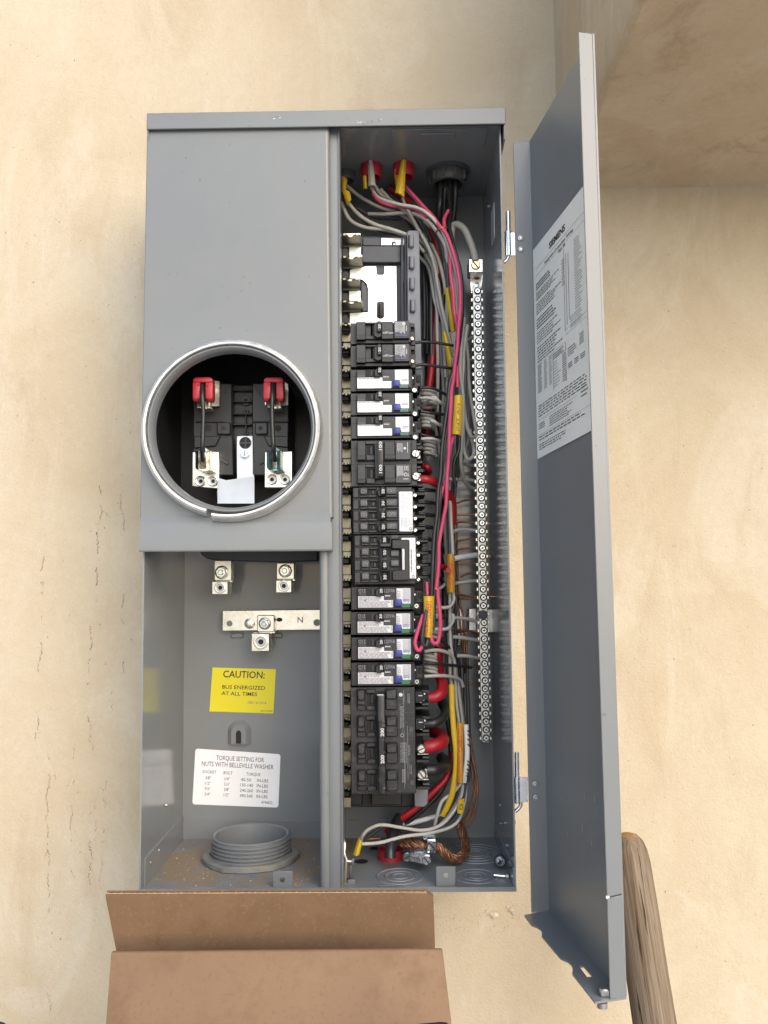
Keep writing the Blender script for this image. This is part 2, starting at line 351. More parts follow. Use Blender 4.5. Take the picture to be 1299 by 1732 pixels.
# overhang: soffit + side cheek with a hand-floated rounded arris
mb = MB(); OX, OZ, OY = 0.280, 0.789, -0.20
def ohang(u, y):
    wob = 0.0022 * math.sin(16 * y + 1) + 0.0015 * math.sin(41 * y)
    r = 0.011
    if u <= 0: return (OX + wob * 0.8 - 0.004 * max(0, 1 - (WY - y) / 0.05) , y, OZ + r - u)          # cheek, u<0 going up
    if u < 1:
        a = u * math.pi / 2
        return (OX + wob + r - r * math.cos(a), y, OZ + wob * 0.4 + r - r * math.sin(a))
    x = OX + r + (u - 1)
    return (x, y, OZ + 0.0018 * math.sin(9 * x + 6 * y) + 0.0012 * math.sin(23 * y) + wob * 0.4 * max(0, 1 - (u - 1) * 8) - 0.004 * max(0, 1 - (WY - y) / 0.03))
us = [-2.2, -1.0, -0.6] + [-0.5 + 0.04 * k for k in range(13)] + [0.2, 0.4, 0.6, 0.8, 1.0] + [1 + 0.035 * k for k in range(1, 18)] + [1.9, 2.4, 4.5]
ys = [WY + 0.004 - (WY + 0.004 - OY) * k / 30 for k in range(31)]
vs = [ohang(u, y) for y in ys for u in us]; nu = len(us)
mb.add(vs, [[j * nu + i, j * nu + i + 1, (j + 1) * nu + i + 1, (j + 1) * nu + i] for j in range(len(ys) - 1) for i in range(nu - 1)], 'stucco_bounce')
fr = [ohang(u, OY) for u in us]; mb.add(fr + [(fr[-1][0], OY, fr[0][2])], [list(range(nu + 1))], 'stucco_bounce')
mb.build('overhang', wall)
# hairline cracks and runs
mb = MB(); rg = random.Random(3)
LB = crop(0, 900, 2.081); LA = crop(0, 0, 1.924)
def crack(T, pts, wmax=0.0011, gap=0.3):
    P = [at(*T(x, y), WY) for x, y in pts]; prev = None; draw = True
    for a, b in zip(P, P[1:]):
        n = max(2, int((b - a).length / 0.0016))
        for k in range(n):
            c = a.lerp(b, k / n) + Vector((rg.gauss(0, 0.0007) + .0012 * math.sin(k * .31 + a.x * 900), 0, 0)); c.y = WY + undul(c.x, c.z) - 0.0005
            if rg.random() < 0.2: draw = rg.random() > gap + .12
            if prev and draw:
                w0 = rg.uniform(0.1, 1) ** 1.3 * wmax * 0.58
                mb.quad([prev + Vector((-w0, 0, 0)), prev + Vector((w0, 0, 0)), c + Vector((w0, 0, 0)), c + Vector((-w0, 0, 0))], 'crack')
            prev = c
        prev = c
    return
crack(LB, [(150, 85), (147, 250), (152, 350), (130, 540), (135, 640), (130, 740)], 0.0012, 0.5)
crack(LB, [(345, 0), (340, 90), (338, 250)], 0.0016, 0.4)
crack(LB, [(320, 330), (318, 450), (308, 520), (313, 620), (322, 760), (318, 850), (325, 960), (318, 1150), (316, 1245)], 0.0014, 0.25)
crack(LB, [(326, 740), (338, 900), (336, 1050), (325, 1160)], 0.0008, 0.5)
crack(LB, [(432, 215), (425, 400), (440, 500)], 0.0012, 0.6)
crack(LB, [(395, 560), (390, 700), (370, 900), (350, 1330)], 0.0007, 0.7)
crack(LB, [(172, 780), (175, 860), (165, 1000), (172, 1180), (170, 1310), (182, 1470)], 0.0011, 0.3)
crack(LB, [(160, 1620), (175, 1640), (170, 1732)], 0.0009, 0.4)
crack(LB, [(195, 850), (180, 950), (168, 1080), (160, 1150)], 0.0009, 0.5)
crack(LB, [(262, 760), (255, 960), (250, 1100), (262, 1250)], 0.0008, 0.6)
crack(LA, [(425, 1400), (400, 1540), (395, 1640), (405, 1730)], 0.0009, 0.25)
crack(LA, [(325, 1580), (328, 1650), (322, 1730)], 0.0014, 0.3)
crack(LA, [(330, 1660), (360, 1685), (400, 1670), (430, 1690)], 0.0008, 0.3)
crack(LA, [(390, 1250), (400, 1330)], 0.0006, 0.5)
for _ in range(150):
    px, py = (rg.uniform(5, 235), rg.uniform(60, 1700)) if rg.random() < 0.6 else (rg.uniform(1060, 1295), rg.uniform(340, 1700))
    c = at(px, py, WY); c.y = WY + undul(c.x, c.z) - 0.0005; s_ = rg.uniform(0.0002, 0.0007); l_ = s_ * rg.uniform(0.6, 2.2)
    mb.quad([c + Vector((-s_, 0, -l_)), c + Vector((s_, 0, -l_ * .6)), c + Vector((s_ * .7, 0, l_)), c + Vector((-s_ * .8, 0, l_ * .7))], 'crack')
for _ in range(90):
    px, py = rg.gauss(810, 45), rg.gauss(1552, 14)
    if py < 1515: continue
    c = at(px, py, WY); c.y = WY + undul(c.x, c.z) - 0.0005; s_ = rg.uniform(0.0002, 0.0006)
    mb.quad([c + Vector((-s_, 0, -s_)), c + Vector((s_, 0, -s_ * .6)), c + Vector((s_ * .7, 0, s_)), c + Vector((-s_ * .8, 0, s_ * .7))], 'crack')
mb.build('hairline_crack', wall, smooth=False, kind='stuff')
mb = MB()
for px, py, r in [(836, 1548, 6), (832, 1546, 4), (865, 1539, 4), (868, 1545, 2.5), (858, 1533, 1.5), (880, 1552, 1.5), (876, 1548, 1.2), (763, 1570, 1.2), (790, 1556, 1), (871, 1552, 1)]:
    c = at(px, py, WY); R_ = r * pm(WY); b = bmesh.new(); bmesh.ops.create_icosphere(b, subdivisions=2, radius=R_)
    for v in b.verts: v.co = Vector((v.co.x * rg.uniform(.8, 1.25), v.co.y * 0.4, v.co.z * rg.uniform(.55, 1.0))) + Vector((c.x, WY - 0.001, c.z))
    mb.bm(b, 'mortar')
mb.build('mortar_blob', wall)

# ================================================================== PANEL
XL, XR, ZB, ZT, YB = -0.1835, 0.1835, 0.0012, 0.7725, 0.167
panel = tag(empty('electrical_panel', (0, 0.08, 0)), 'open grey steel electrical panel with round meter ring mounted on stucco wall', 'electrical panel')
TK = 0.0016
mb = MB(); mb.box((XL + .0004, YB, ZB + .0004), (XR - .0004, YB + 0.003, ZT - .0004), 'paint_in')
# stepped back-pan seams and little embossed marks
for cx_, cz_ in ((at(480, 1416, YB).x, at(480, 1413, YB).z),):
    mb.box((cx_ - 0.006, YB - 0.0015, cz_ - 0.002), (cx_ + 0.006, YB, cz_ + 0.002), 'paint_in', 0.0006)
mb.box((XL + .0004, YB - 0.0014, ZB + .0005), (XR - .0004, YB, ZB + 0.022), 'paint_in')
mb.build('back_wall', panel)
mb = MB(); mb.box((XL, 0, ZB), (XL + TK, YB, ZT), 'paint_in'); mb.box((XL + .0003, 0.012, ZB + .0003), (XL + TK + 0.0012, YB - .001, ZB + 0.028), 'paint_in')
for px, py, y in ((268, 1362, .09), (272, 1438, .06), (254, 1459, .03)):
    z = at(px, py, y).z; mb.cyl((XL + TK, y, z), (XL + TK + 0.002, y, z), 0.0022, 'steel', r1=0.0012, n=10)
mb.build('side_wall', panel)
mb = MB(); mb.box((XR - TK, 0, ZB), (XR, YB, ZT), 'paint_in'); mb.box((XR - TK - 0.001, 0.004, ZB + .0003), (XR - TK, YB - .001, ZB + 0.02), 'paint_in')
for px, py, y in ((830, 349, .10), (836, 1362, .10), (838, 1393, .10), (850, 1430, .05), (848, 1392, .06)):
    z = at(px, py, y).z; mb.cyl((XR - TK, y, z), (XR - TK - 0.002, y, z), 0.0022, 'steel', r1=0.0012, n=10)
for px, py in ((858, 463), (875, 1390)):
    c = at(px, py, 0.02); mb.cyl((XR, 0.02, c.z), (XR + 0.003, 0.02, c.z), 0.004, 'paint', r1=0.002, n=12)
z0, z1 = at(833, 420, .09).z, at(833, 365, .09).z
mb.box((XR - TK - 0.0003, 0.055, z0), (XR - TK, 0.082, z1), 'white2'); 
dashes(mb, 0.058, z0 + .002, 0.079, z1 - .002, 9, lambda u, v: (XR - TK - 0.0005, u, v), 'inkgrey', seed=5)
mb.build('side_wall', panel)
mb = MB(); mb.box((XL + .0005, 0.002, ZT - TK), (XR - .0005, YB - .0003, ZT - .0002), 'paint_in')
c0, c1 = at(661, 236, .05), at(818, 236, .05)
mb.box((c0.x, 0.004, ZT - TK - 0.0014), (c1.x, 0.043, ZT - TK), 'paint_in', 0.0005)
mb.box((at(711, 222, .02).x, 0.010, ZT - TK - 0.003), (at(770, 222, .02).x, 0.019, ZT - TK - 0.0014), 'paint_in', 0.0005)
mb.build('top_wall', panel)
# floor with knock-outs and front lip
fl = MB(); fl.box((XL + .0006, .0003, ZB + .0002), (.0186, YB - .0003, ZB + TK), 'dirtyfloor'); fl.box((.0186, .0003, ZB + .0002), (XR - .0006, YB - .0003, ZB + TK), 'dusty'); fl.box((XL, -0.001, ZB - 0.001), (XR, 0.002, ZB + 0.0035), 'paint')
ZF = ZB + TK
def floorpt(px, py):
    r = RM @ Vector(((px - 649.5) / F, 1.0, -(py - 866.0) / F)); t = (ZF - CZ) / r.z; return CAMP + r * t
fl_o = None
def ring3(mb, c, r, m='paint'):
    mb.lathe(c, [(r, 0), (r - 0.0006, 0.0009), (r - 0.0016, 0.0009), (r - 0.0024, 0)], m, 'Z', 28)
fl_o = fl.build('floor_plate', panel)
for (x, y), rr in (((420, 550), (.0245, .016, .009)), ((885, 550), (.0225, .014, .008)), ((880, 412), (.034, .026, .018, .011))):
    mb = MB(); c = floorpt(*C5(x, y))
    for r in rr: ring3(mb, c, r, 'dusty')
    mb.build('knockout', fl_o)
mb = MB(); a, b = floorpt(*C5(280, 610)), floorpt(*C5(395, 612)); mb.box((a.x, a.y - .0008, ZF), (b.x, a.y + .0008, ZF + .0012), 'paint', 0.0003); mb.build('bead', fl_o)
for T, x0, y0, x1, y1, hx, hy in ((C5, 640, 490, 760, 615, 700, 543), (CB, 851, 717, 946, 812, 897, 757)):
    Yt = 0.006; mb = MB(); mb.rect(T, x0, y0, x1, y1, Yt, Yt + 0.0018, 'paint', 0.0005)
    c = at(*T(hx, hy), Yt); r = 16 / 3.608 * pm(Yt)
    mb.lathe(c, [(r * 1.15, 0.0002), (r, -0.0003), (r * 0.85, 0.0004)], 'paint', 'Y', 18); mb.lathe(c, [(r * 0.95, -0.0001), (0.0001, -0.0001)], 'steel', 'Y', 18)
    mb.build('mounting_tab', panel)
for (x, y), L_ in (((185, 460), 42), ((265, 380), 32)):
    c = floorpt(*C5(x, y)); w_ = L_ / 3.608 * pm(0.05); mb = MB()
    mb.lathe(c + Vector((0, 0, 0.0004)), [(w_, 0), (w_ * .5, 0.0001), (0.0001, 0.0001)], 'hole_shade', 'Z', 16); mb.build('floor_hole', fl_o)
# rain cap
mb = MB(); a, b = at(248, 190, -.012), at(855, 186, -.012); zc0 = at(550, 214, -.012).z
mb.box((a.x, -0.012, zc0), (b.x, -0.0102, 0.7835), 'paint', 0.0007)
mb.box((a.x, -0.0102, 0.7815), (b.x, YB + 0.003, 0.7835), 'paint')
for x, s in ((a.x, 1), (b.x - TK, 1)):
    mb.prism([(x, -0.0102, zc0), (x, -0.006, zc0 - 0.013), (x, 0.01, zc0 - 0.0155), (x, YB + .003, zc0 - 0.0155), (x, YB + .003, 0.7815), (x, -0.0102, 0.7815)], (TK, 0, 0), 'paint')
rg = random.Random(11)
for px, py in ((628, 206), (618, 209), (640, 203), (608, 208), (463, 200), (470, 198), (262, 192)):
    c = at(px, py, -.012)
    for _ in range(4):
        s_ = rg.uniform(.0004, .0013); d = Vector((rg.gauss(0, .002), -0.0003 - rg.random() * .0002, rg.gauss(0, .001)))
        mb.quad([c + d + Vector((-s_, 0, -s_ * .5)), c + d + Vector((s_, 0, -s_ * .3)), c + d + Vector((s_ * .6, 0, s_ * .5)), c + d + Vector((-s_ * .7, 0, s_ * .4))], 'steel' if rg.random() < .4 else 'crumb')
mb.build('top_cap', panel)

# meter cover: sheet with a round opening, rolled right edge, stepped bottom lip
YC = -0.007
cen = at(394.5, 727.5, YC); RH = 0.0820
b = bmesh.new()
op = [(250, 216.5), (551, 214.5), (558, 875), (238, 877)]
ov = [b.verts.new(at(x, y, YC)) for x, y in op]; iv = [b.verts.new(cen + Vector((RH * math.cos(a), 0, RH * math.sin(a)))) for a in [2 * math.pi * k / 64 for k in range(64)]]
ed = [b.edges.new((ov[k], ov[(k + 1) % 4])) for k in range(4)] + [b.edges.new((iv[k], iv[(k + 1) % 64])) for k in range(64)]
bmesh.ops.triangle_fill(b, edges=ed, use_beauty=True, use_dissolve=False)
r = bmesh.ops.extrude_face_region(b, geom=list(b.faces))
for v in [q for q in r['geom'] if isinstance(q, bmesh.types.BMVert)]: v.co.y += 0.0014
bmesh.ops.recalc_face_normals(b, faces=b.faces)
mb = MB(); mb.bm(b, 'paint')
pr = [(0, 0), (0.0014, 0.0003), (0.0026, 0.0012), (0.0033, 0.0026), (0.0036, 0.012)]
tp, bt = at(551, 214.5, YC), at(558, 875, YC)
vs = [p + Vector((dx, dy, 0)) for p in (tp, bt) for dx, dy in pr]
mb.add(vs, [[k, k + 1, 6 + k, 5 + k] for k in range(4)], 'paint')
tl, bl = at(250, 216.5, YC), at(238, 877, YC)
vs = [p + Vector((dx, dy, 0)) for p in (tl, bl) for dx, dy in ((0, 0), (-.0008, .0005), (-.001, .0015), (-.001, .012))]
mb.add(vs, [[k, k + 1, 5 + k, 4 + k] for k in range(3)], 'paint')
# bottom lip
YLp = -0.0115
pts = [[at(x, y, Y) for x, y in ((237.5, ya), (559, yb))] for ya, yb, Y in ((872, 870, YC - .0001), (884, 881, YC - 0.003), (889, 886, YLp), (931, 929, YLp), (933, 931.5, YLp + .0008), (933, 931.5, 0.004))]
pts[2] = [at(236, 889, YLp), at(561, 886, YLp)]; pts[3] = [at(235, 931, YLp), at(562, 929, YLp)]; pts[4] = [at(235, 933, YLp + .0008), at(562, 931.5, YLp + .0008)]; pts[5] = [p + Vector((0, 0.012, 0)) for p in pts[4]]
mb.add([p for row in pts for p in row], [[2 * k, 2 * k + 1, 2 * k + 3, 2 * k + 2] for k in range(5)], 'paint')
for i in (0, 1):
    row = [p[i] for p in pts]; mb.add(row + [row[0] + Vector((0, 0.012, 0))], [list(range(7)) if i else list(range(7))[::-1]], 'paint')
for px, py, l_ in ((338, 304, .0014), (314, 267, .001), (308, 291, .0005), (300, 462, .0004), (375, 485, .0004)):
    c = at(px, py, YC - .0002); mb.quad([c + Vector((-.0003, 0, l_)), c + Vector((.0002, 0, l_ * .8)), c + Vector((.0006, 0, -l_)), c + Vector((.0001, 0, -l_))], 'ink')
cover = mb.build('meter_cover', panel, ang=30)
# socket rim and aluminium sealing ring
mb = MB()
mb.lathe(cen, [(0.0844, 0.0), (0.0837, -0.0105), (0.0829, -0.0122), (0.0814, -0.0124), (0.0800, -0.0105), (0.0789, -0.007), (0.0784, -0.002), (0.0783, 0.002)], 'paint', 'Y', 72)
mb.build('socket_rim', cover)
mb = MB(); A0 = math.radians(258)
mb.lathe(cen, [(0.0844, 0.004), (0.0897, 0.003), (0.0910, 0.0), (0.0913, -0.004), (0.0904, -0.009), (0.0883, -0.0142), (0.0862, -0.0158), (0.0844, -0.0155), (0.0837, -0.0125), (0.0844, 0.004)], 'alu', 'Y', 110, A0, A0 + math.radians(356),
         rfun=lambda a, t: 0.0021 * max(0, 1 - t / 0.16) - 0.0006 * max(0, (t - 0.94) / 0.06), caps=True)
mb.build('meter_ring', panel, ang=25)

# centre post + divider wall
mb = MB()
pf = [(-0.0148, 0.030), (-0.0148, 0.008), (-0.0140, 0.003), (-0.0122, 0.0004), (-0.0095, 0.0), (-0.0065, 0.0009), (-0.0055, 0.0019), (-0.0045, 0.0011), (0.0, 0.0006), (0.0062, 0.0009), (0.0068, -0.0012), (0.0079, -0.0014), (0.0082, 0.001), (0.0082, 0.02)]
xt, xb = at(561, 216, 0.0), at(566.5, 1506, 0.0)
vs = [Vector((x_ + dx, dy, z_)) for x_, z_ in ((xt.x, ZT - 0.002), (xb.x, ZB + 0.001)) for dx, dy in pf]; n = len(pf)
mb.add(vs, [[k, k + 1, n + k + 1, n + k] for k in range(n - 1)], 'paint')
mb.build('center_post', panel, ang=50)
XD = xb.x + 0.0
mb = MB(); mb.box((XD - 0.0008, 0.015, ZB + TK), (XD + 0.0008, YB, ZT - TK), 'paint_in')
mb.build('divider_wall', panel)
# ------------------------------------------------------------------ meter socket
sock = empty('meter_socket', (-0.09, 0.1, 0.40), panel)
YM = 0.062
def sub(mb, name, parent=None, **k): return mb.build(name, parent or sock, **k)
for X0, X1, s in ((398, 622, 1), (745, 968, -1)):
    mb = MB(); mb.slab(C6, [(X0, 318), (X1, 318), (X1, 548), (X1 - 2, 640), (X1 + (4 if s > 0 else -2), 650), (X1 + (10 if s > 0 else 0), 880), (X0 - (16 if s > 0 else 0), 880), (X0 - (12 if s > 0 else 0), 320)], YM, YM + 0.06, 'blk', 0.001)
    # raised ledges and ribs
    mb.rect(C6, X0 - 2, 548, X1 - 55 if s > 0 else X1 + 2, 556, YM - .003, YM, 'blk2', .0006)
    a, c_ = (530, 612) if s > 0 else (762, 838)
    mb.rect(C6, a, 556, c_, 630, YM - .005, YM, 'blk', .001); cc = at(*C6((a + c_) / 2 - 4, 592), YM - .0052); mb.cyl(cc, cc + Vector((0, .0004, 0)), 13 / 3.608 * pm(YM), 'hole_shade', n=14)
    cc = at(*C6(475 if s > 0 else 902, 592), YM - .0003); mb.cyl(cc, cc + Vector((0, .0004, 0)), 21 / 3.608 * pm(YM), 'hole_shade', n=18)
    for q in (0, 1):
        x_ = (548, 575)[q] if s > 0 else (815, 790)[q]
        mb.rect(C6, min(x_, x_ + 5), 350 + q * 6, max(x_, x_ + 5) , 392 - q * 12, YM - .002, YM, 'blk2')
    mb.slab(C6, [(X0 - 8, 640), (X1 - 70, 640), (X1 - 100, 700), (X0 - 8, 715)] if s > 0 else [(X0 + 70, 640), (X1 - 4, 640), (X1 - 4, 710), (X0 + 100, 700)], YM - .003, YM, 'blk', .0008)
    mb.slab(C6, [(X0 + 150, 760), (X0 + 200, 800), (X0 + 200, 818), (X0 + 150, 790)] if s > 0 else [(X0 + 95, 760), (X0 + 48, 800), (X0 + 48, 815), (X0 + 95, 788)], YM - .002, YM, 'blk2', .0004)
    sub(mb, 'socket_block')
mb = MB(); mb.rect(C6, 615, 330, 752, 870, YM + .016, YM + .06, 'blk', .0008)
for y in (355, 425, 500, 565): mb.rect(C6, 622, y, 742, y + 9, YM + .008, YM + .016, 'blk', .0005)
for y, r in ((425, 30), (490, 17), (622, 15)):
    cc = at(*C6(706, y), YM + .0125); mb.cyl(cc, cc + Vector((0, .003, 0)), r / 3.608 * pm(YM), 'blk2', n=20, bev=.0004)
    cc.y -= .0003; mb.cyl(cc, cc + Vector((0, .0003, 0)), r / 3.608 * pm(YM) * .5, 'hole_shade', n=14)
mb.rect(C6, 702, 500, 710, 640, YM + .010, YM + .016, 'blk2', .0005)
sub(mb, 'socket_bridge')
mb = MB(); mb.box((XL + .003, .135, .365), (XD - .002, .138, .70), 'blk'); mb.box((XL + .0025, .02, .365), (XL + .004, .135, .70), 'blk'); mb.box((XD - .0035, .03, .365), (XD - .002, .135, .70), 'blk'); mb.box((XL + .004, .02, .62), (XD - .0035, .135, .623), 'blk'); sub(mb, 'darkening_barrier')  # unseen black sheets added to darken the meter compartment
# bus plates behind jaws and lower line plates
for poly in ([(500, 298), (548, 305), (545, 460), (398, 456), (395, 425)], [(930, 298), (967, 322), (966, 455), (822, 452), (820, 425)]):
    mb = MB(); mb.slab(C6, poly, YM - .006, YM - .003, 'tin', .0005); sub(mb, 'jaw_plate')
for poly, hs in (([(380, 737), (545, 735), (546, 962), (378, 948)], ((430, 915), (505, 915))), ([(822, 737), (990, 733), (990, 955), (820, 955)], ((865, 905), (945, 905)))):
    mb = MB(); mb.slab(C6, poly, YM - .010, YM + .004, 'tin', .0006); o_ = sub(mb, 'line_plate')
    mb = MB()
    for hx, hy in hs: hexring(mb, at(*C6(hx, hy), YM - .0115), 33 / 3.608 * pm(YM - .01), 'tin')
    sub(mb, 'set_screw')
# jaws: two sprung leaves each; upper pair wear red caps (built with the leads below)
def jaw(cx_, y0, y1, m, w_=105):
    mb = MB()
    for s in (-1, 1):
        x0 = cx_ + s * w_ * .5; x1 = cx_ + s * 8
        for k, (xa, xb_, ya, yb_) in enumerate(((x0, x1, YM - .012, YM - .036),)):
            P = [at(*C6(x0, y0), YM - .012), at(*C6(x0 - s * 6, y0 + 4), YM - .024), at(*C6(cx_ + s * 34, y0 + 6), YM - .033), at(*C6(cx_ + s * 14, y0 + 8), YM - .028)]
            Q = [at(*C6(x0, y1 - 18), YM - .012), at(*C6(x0 - s * 6, y1 - 10), YM - .024), at(*C6(cx_ + s * 34, y1), YM - .033), at(*C6(cx_ + s * 14, y1 - 4), YM - .028)]
            n = 4; vs = P + Q + [p + Vector((0, .0014, 0)) for p in P + Q]
            fs = [[k, k + 1, 5 + k, 4 + k] for k in range(3)] + [[8 + k, 9 + k, 13 + k, 12 + k] for k in range(3)] + [[k, k + 1, 9 + k, 8 + k] for k in range(3)] + [[4 + k, 5 + k, 13 + k, 12 + k] for k in range(3)]
            mb.add(vs, fs, m)
    mb.slab(C6, [(cx_ - 20, y1 - 8), (cx_ + 42, y1 - 18), (cx_ + 50, y1 + 2), (cx_ - 10, y1 + 10)], YM - .028, YM - .012, m, .0005)
    mb.slab(C6, [(cx_ + 5, y0 - 18), (cx_ + 42, y0 + 8), (cx_ + 10, y0 + 16)], YM - .03, YM - .012, m, .0004)
    sub(mb, 'jaw')
jaw(450, 725, 850, 'tin'); jaw(882, 722, 848, 'teal', 98); jaw(443, 300, 470, 'tin', 90); jaw(873, 300, 468, 'tin', 90)
mb = MB(); mb.slab(C6, [(650, 640), (748, 638), (750, 872), (757, 880), (757, 905), (651, 905)], YM - .004, YM - .002, 'galv', .0006)
cc = at(*C6(703, 682), YM - .0043); mb.cyl(cc, cc + Vector((0, .0003, 0)), 37 / 3.608 * pm(YM), 'hole_shade', n=26)
for k in range(2): mb.rect(C6, *((668, 678, 738, 688) if k else (699, 648, 708, 716)), YM - .0055, YM - .0043, 'blk2')
cc = at(*C6(700, 745), YM - .0085); mb.cyl(cc, cc + Vector((0, .0045, 0)), 27 / 3.608 * pm(YM), 'zinc', n=6); screw(mb, cc - Vector((0, .0006, 0)), 18 / 3.608 * pm(YM), 'zinc', ang=1.5)
sub(mb, 'neutral_strap')
mb = MB(); P = [C6(x, y) for x, y in ((533, 908), (545, 898), (585, 910), (640, 903), (690, 895), (757, 888))]
top = [at(x, y, YM - .012) for x, y in P]; bot = [at(*C6(x, 1052), YM - .032) for x in (533, 545, 585, 640, 690, 757)]
vs = top + bot + [p + Vector((0, .0018, 0)) for p in top + bot]
mb.add(vs, [[k, k + 1, 7 + k, 6 + k] for k in range(5)] + [[12 + k, 13 + k, 19 + k, 18 + k] for k in range(5)] + [[k, k + 1, 13 + k, 12 + k] for k in range(5)], 'galv')
sub(mb, 'neutral_bracket')
mb = MB(); mb.slab(CL, [(398, 30), (1085, 30), (1085, 98), (830, 104), (700, 100), (480, 94), (440, 84), (410, 60)], .10, .14, 'blk', .001); sub(mb, 'socket_skirt')
# jaws' red caps with black test leads : loose items clipped to the jaws
for i, (cx_, lead, lab) in enumerate(((442, [(440, 330, .018), (441, 400, .012), (447, 500, .012), (444, 620, .012), (442, 720, .014), (443, 790, .03)], 'black jumper lead clipped with a red cap above the bright silver jaw'),
                                      (874, [(872, 325, .018), (868, 400, .012), (866, 500, .012), (870, 620, .012), (876, 720, .014), (884, 790, .03)], 'black jumper lead clipped with a red cap above the oxidised blue green jaw'))):
    root = tag(empty('jumper_lead', at(*C6(cx_, 800), .03)), lab, 'jumper', 'jumpers in the meter socket')
    mb = MB(); mb.tube([at(*C6(x, y), Y) for x, y, Y in lead], 14 / 3.608 * pm(.014), 'blkw', 10, 8); mb.build('lead', root)
    mb = MB(); YR = 0.014
    mb.slab(C6, [(cx_ - 58, 292), (cx_ - 44, 282), (cx_ + 44, 280), (cx_ + 60, 290), (cx_ + 62, 312), (cx_ - 60, 312)], YR, YR + .014, 'redp', .0012, 2)
    for s in (-1, 1):
        x0, x1 = sorted((cx_ + s * 62, cx_ + s * 16)); mb.rect(C6, x0, 310, x1, 414, YR, YR + .014, 'redp', .0014, 2)
        x0, x1 = sorted((cx_ + s * 60, cx_ + s * 24)); mb.rect(C6, x0, 398, x1, 424, YR + .002, YR + .014, 'redp', .0012, 2)
        x0, x1 = sorted((cx_ + s * 20, cx_ + s * 30)); mb.rect(C6, x0, 318, x1, 332, YR - .0008, YR + .002, 'redp', .0005)
    mb.rect(C6, cx_ - 16, 305, cx_ + 16, 418, YR + .007, YR + .014, 'hole_shade')
    mb.build('red_cap', root)

# ------------------------------------------------------------------ lugs and neutral plate in the lower compartment
def lug(T, up, bolt, rb, lo, port, rp, Yu, Yl, name='lug', zinc=False):
    root = empty(name, at(*T(*port), Yl), panel)
    mb = MB(); mb.rect(T, *up, Yu, Yu + .012, 'tin', .0008); mb.rect(T, *lo, Yl, Yl + .022, 'tin', .0008)
    mb.rect(T, up[0] + 8, up[3] - 8, up[2] + 6, up[3] + 10, Yu + .006, Yu + .014, 'tin', .0006)
    mb.build('lug_body', root)
    mb = MB(); cc = at(*T(*bolt), Yu); r = rb / 3.418 * pm(Yu)
    mb.lathe(cc, [(r, 0), (r * .98, -.0008), (r * .8, -.0014), (r * .78, 0)], 'steel', 'Y', 24)
    mb.cyl(cc - Vector((0, .0055, 0)), cc, r * .78, 'zinc', n=6, bev=.0005); mb.cyl(cc - Vector((0, .008, 0)), cc - Vector((0, .0055, 0)), r * .4, 'zinc', n=14, bev=.0006)
    mb.build('bolt', root)
    mb = MB(); hexring(mb, at(*T(*port), Yl - .0016), rp / 3.418 * pm(Yl), 'tin'); mb.build('wire_port', root)
lug(CL, (486, 95, 588, 212), (530, 165), 40, (472, 216, 567, 293), (520, 253), 33, .118, .110)
lug(CL, (846, 110, 950, 205), (897, 156), 39, (842, 208, 935, 283), (888, 243), 33, .118, .110)
mb = MB(); YN = .153
mb.slab(CL, [(535, 386), (1150, 379), (1150, 496), (533, 503)], YN, YN + .004, 'tin', .0005)
for x, y, r in ((575, 460, 17), (1080, 455, 20)):
    cc = at(*CL(x, y), YN - .0003); mb.cyl(cc, cc + Vector((0, .0003, 0)), r / 3.418 * pm(YN), 'paint', n=18)
cc = at(*CL(692, 460), YN); r = 31 / 3.418 * pm(YN); mb.lathe(cc, [(r, 0), (r * .95, -.002), (r * .6, -.0032), (r * .3, -.0036), (0.0001, -.0036)], 'tin', 'Y', 22)
cc = at(*CL(863, 438), YN - .0003); mb.quad([cc + Vector((5e-3 * math.cos(a) * .75, 0, 3.2e-3 * math.sin(a) * .75)) for a in [k * math.pi / 8 for k in range(16)]], 'hole_shade')
mb.text('N', at(*CL(968, 456), YN - .0003), (1, 0, 0), (0, 0, 1), 34 / 3.418 * pm(YN), 'inkgrey', bold=.01)
npl = mb.build('neutral_plate', panel)
lug(CL, (735, 412, 834, 508), (779, 460), 36, (700, 517, 806, 622), (755, 567), 42, YN - .013, YN - .024)
mb = MB(); b_ = at(*CL(720, 535), YB - .002)
for x0, x1 in ((580, 655), (820, 880)): mb.rect(CL, x0, 515, x1, 545, YB - .003, YB, 'paint_in', .0014)
mb.build('embossed_pad', panel)

def sheet(T, quad, Y):
    """bilinear map of a sticker lying on the plane Y; u,v in 0..1, v downwards"""
    P = [at(*T(x, y), Y) for x, y in quad]
    def f(u, v, d=0.0):
        p = (P[0].lerp(P[1], u)).lerp(P[3].lerp(P[2], u), v); return p - Vector((0, d, 0))
    return f
def rounded(f, r=0.03, asp=1.5, d=0.0, n=5):
    out = []
    for cx_, cy_, a0 in ((1 - r, r * asp, -90), (1 - r, 1 - r * asp, 0), (r, 1 - r * asp, 90), (r, r * asp, 180)):
        for k in range(n):
            a = math.radians(a0 + 90 * k / (n - 1)); out.append(f(cx_ + r * math.cos(a), cy_ + r * asp * math.sin(a), d))
    return out
f = sheet(CL, [(477, 714), (843, 724), (829, 980), (459, 968)], YB)
mb = MB(); mb.prism(rounded(f, .006, 1.4, .0004, 3), (0, .0004, 0), 'yel')
U = (f(1, .5) - f(0, .5)); V = f(.5, 0) - f(.5, 1); h = V.length; wd = U.length
mb.text('CAUTION:', f(.175, .215, .0006), U, V, .155 * h, 'ink', width=.655 * wd, bold=.014)
mb.text('BUS ENERGIZED', f(.175, .475, .0006), U, V, .085 * h, 'ink', width=.675 * wd, bold=.009)
mb.text('AT ALL TIMES', f(.170, .620, .0006), U, V, .085 * h, 'ink', width=.56 * wd, bold=.009)
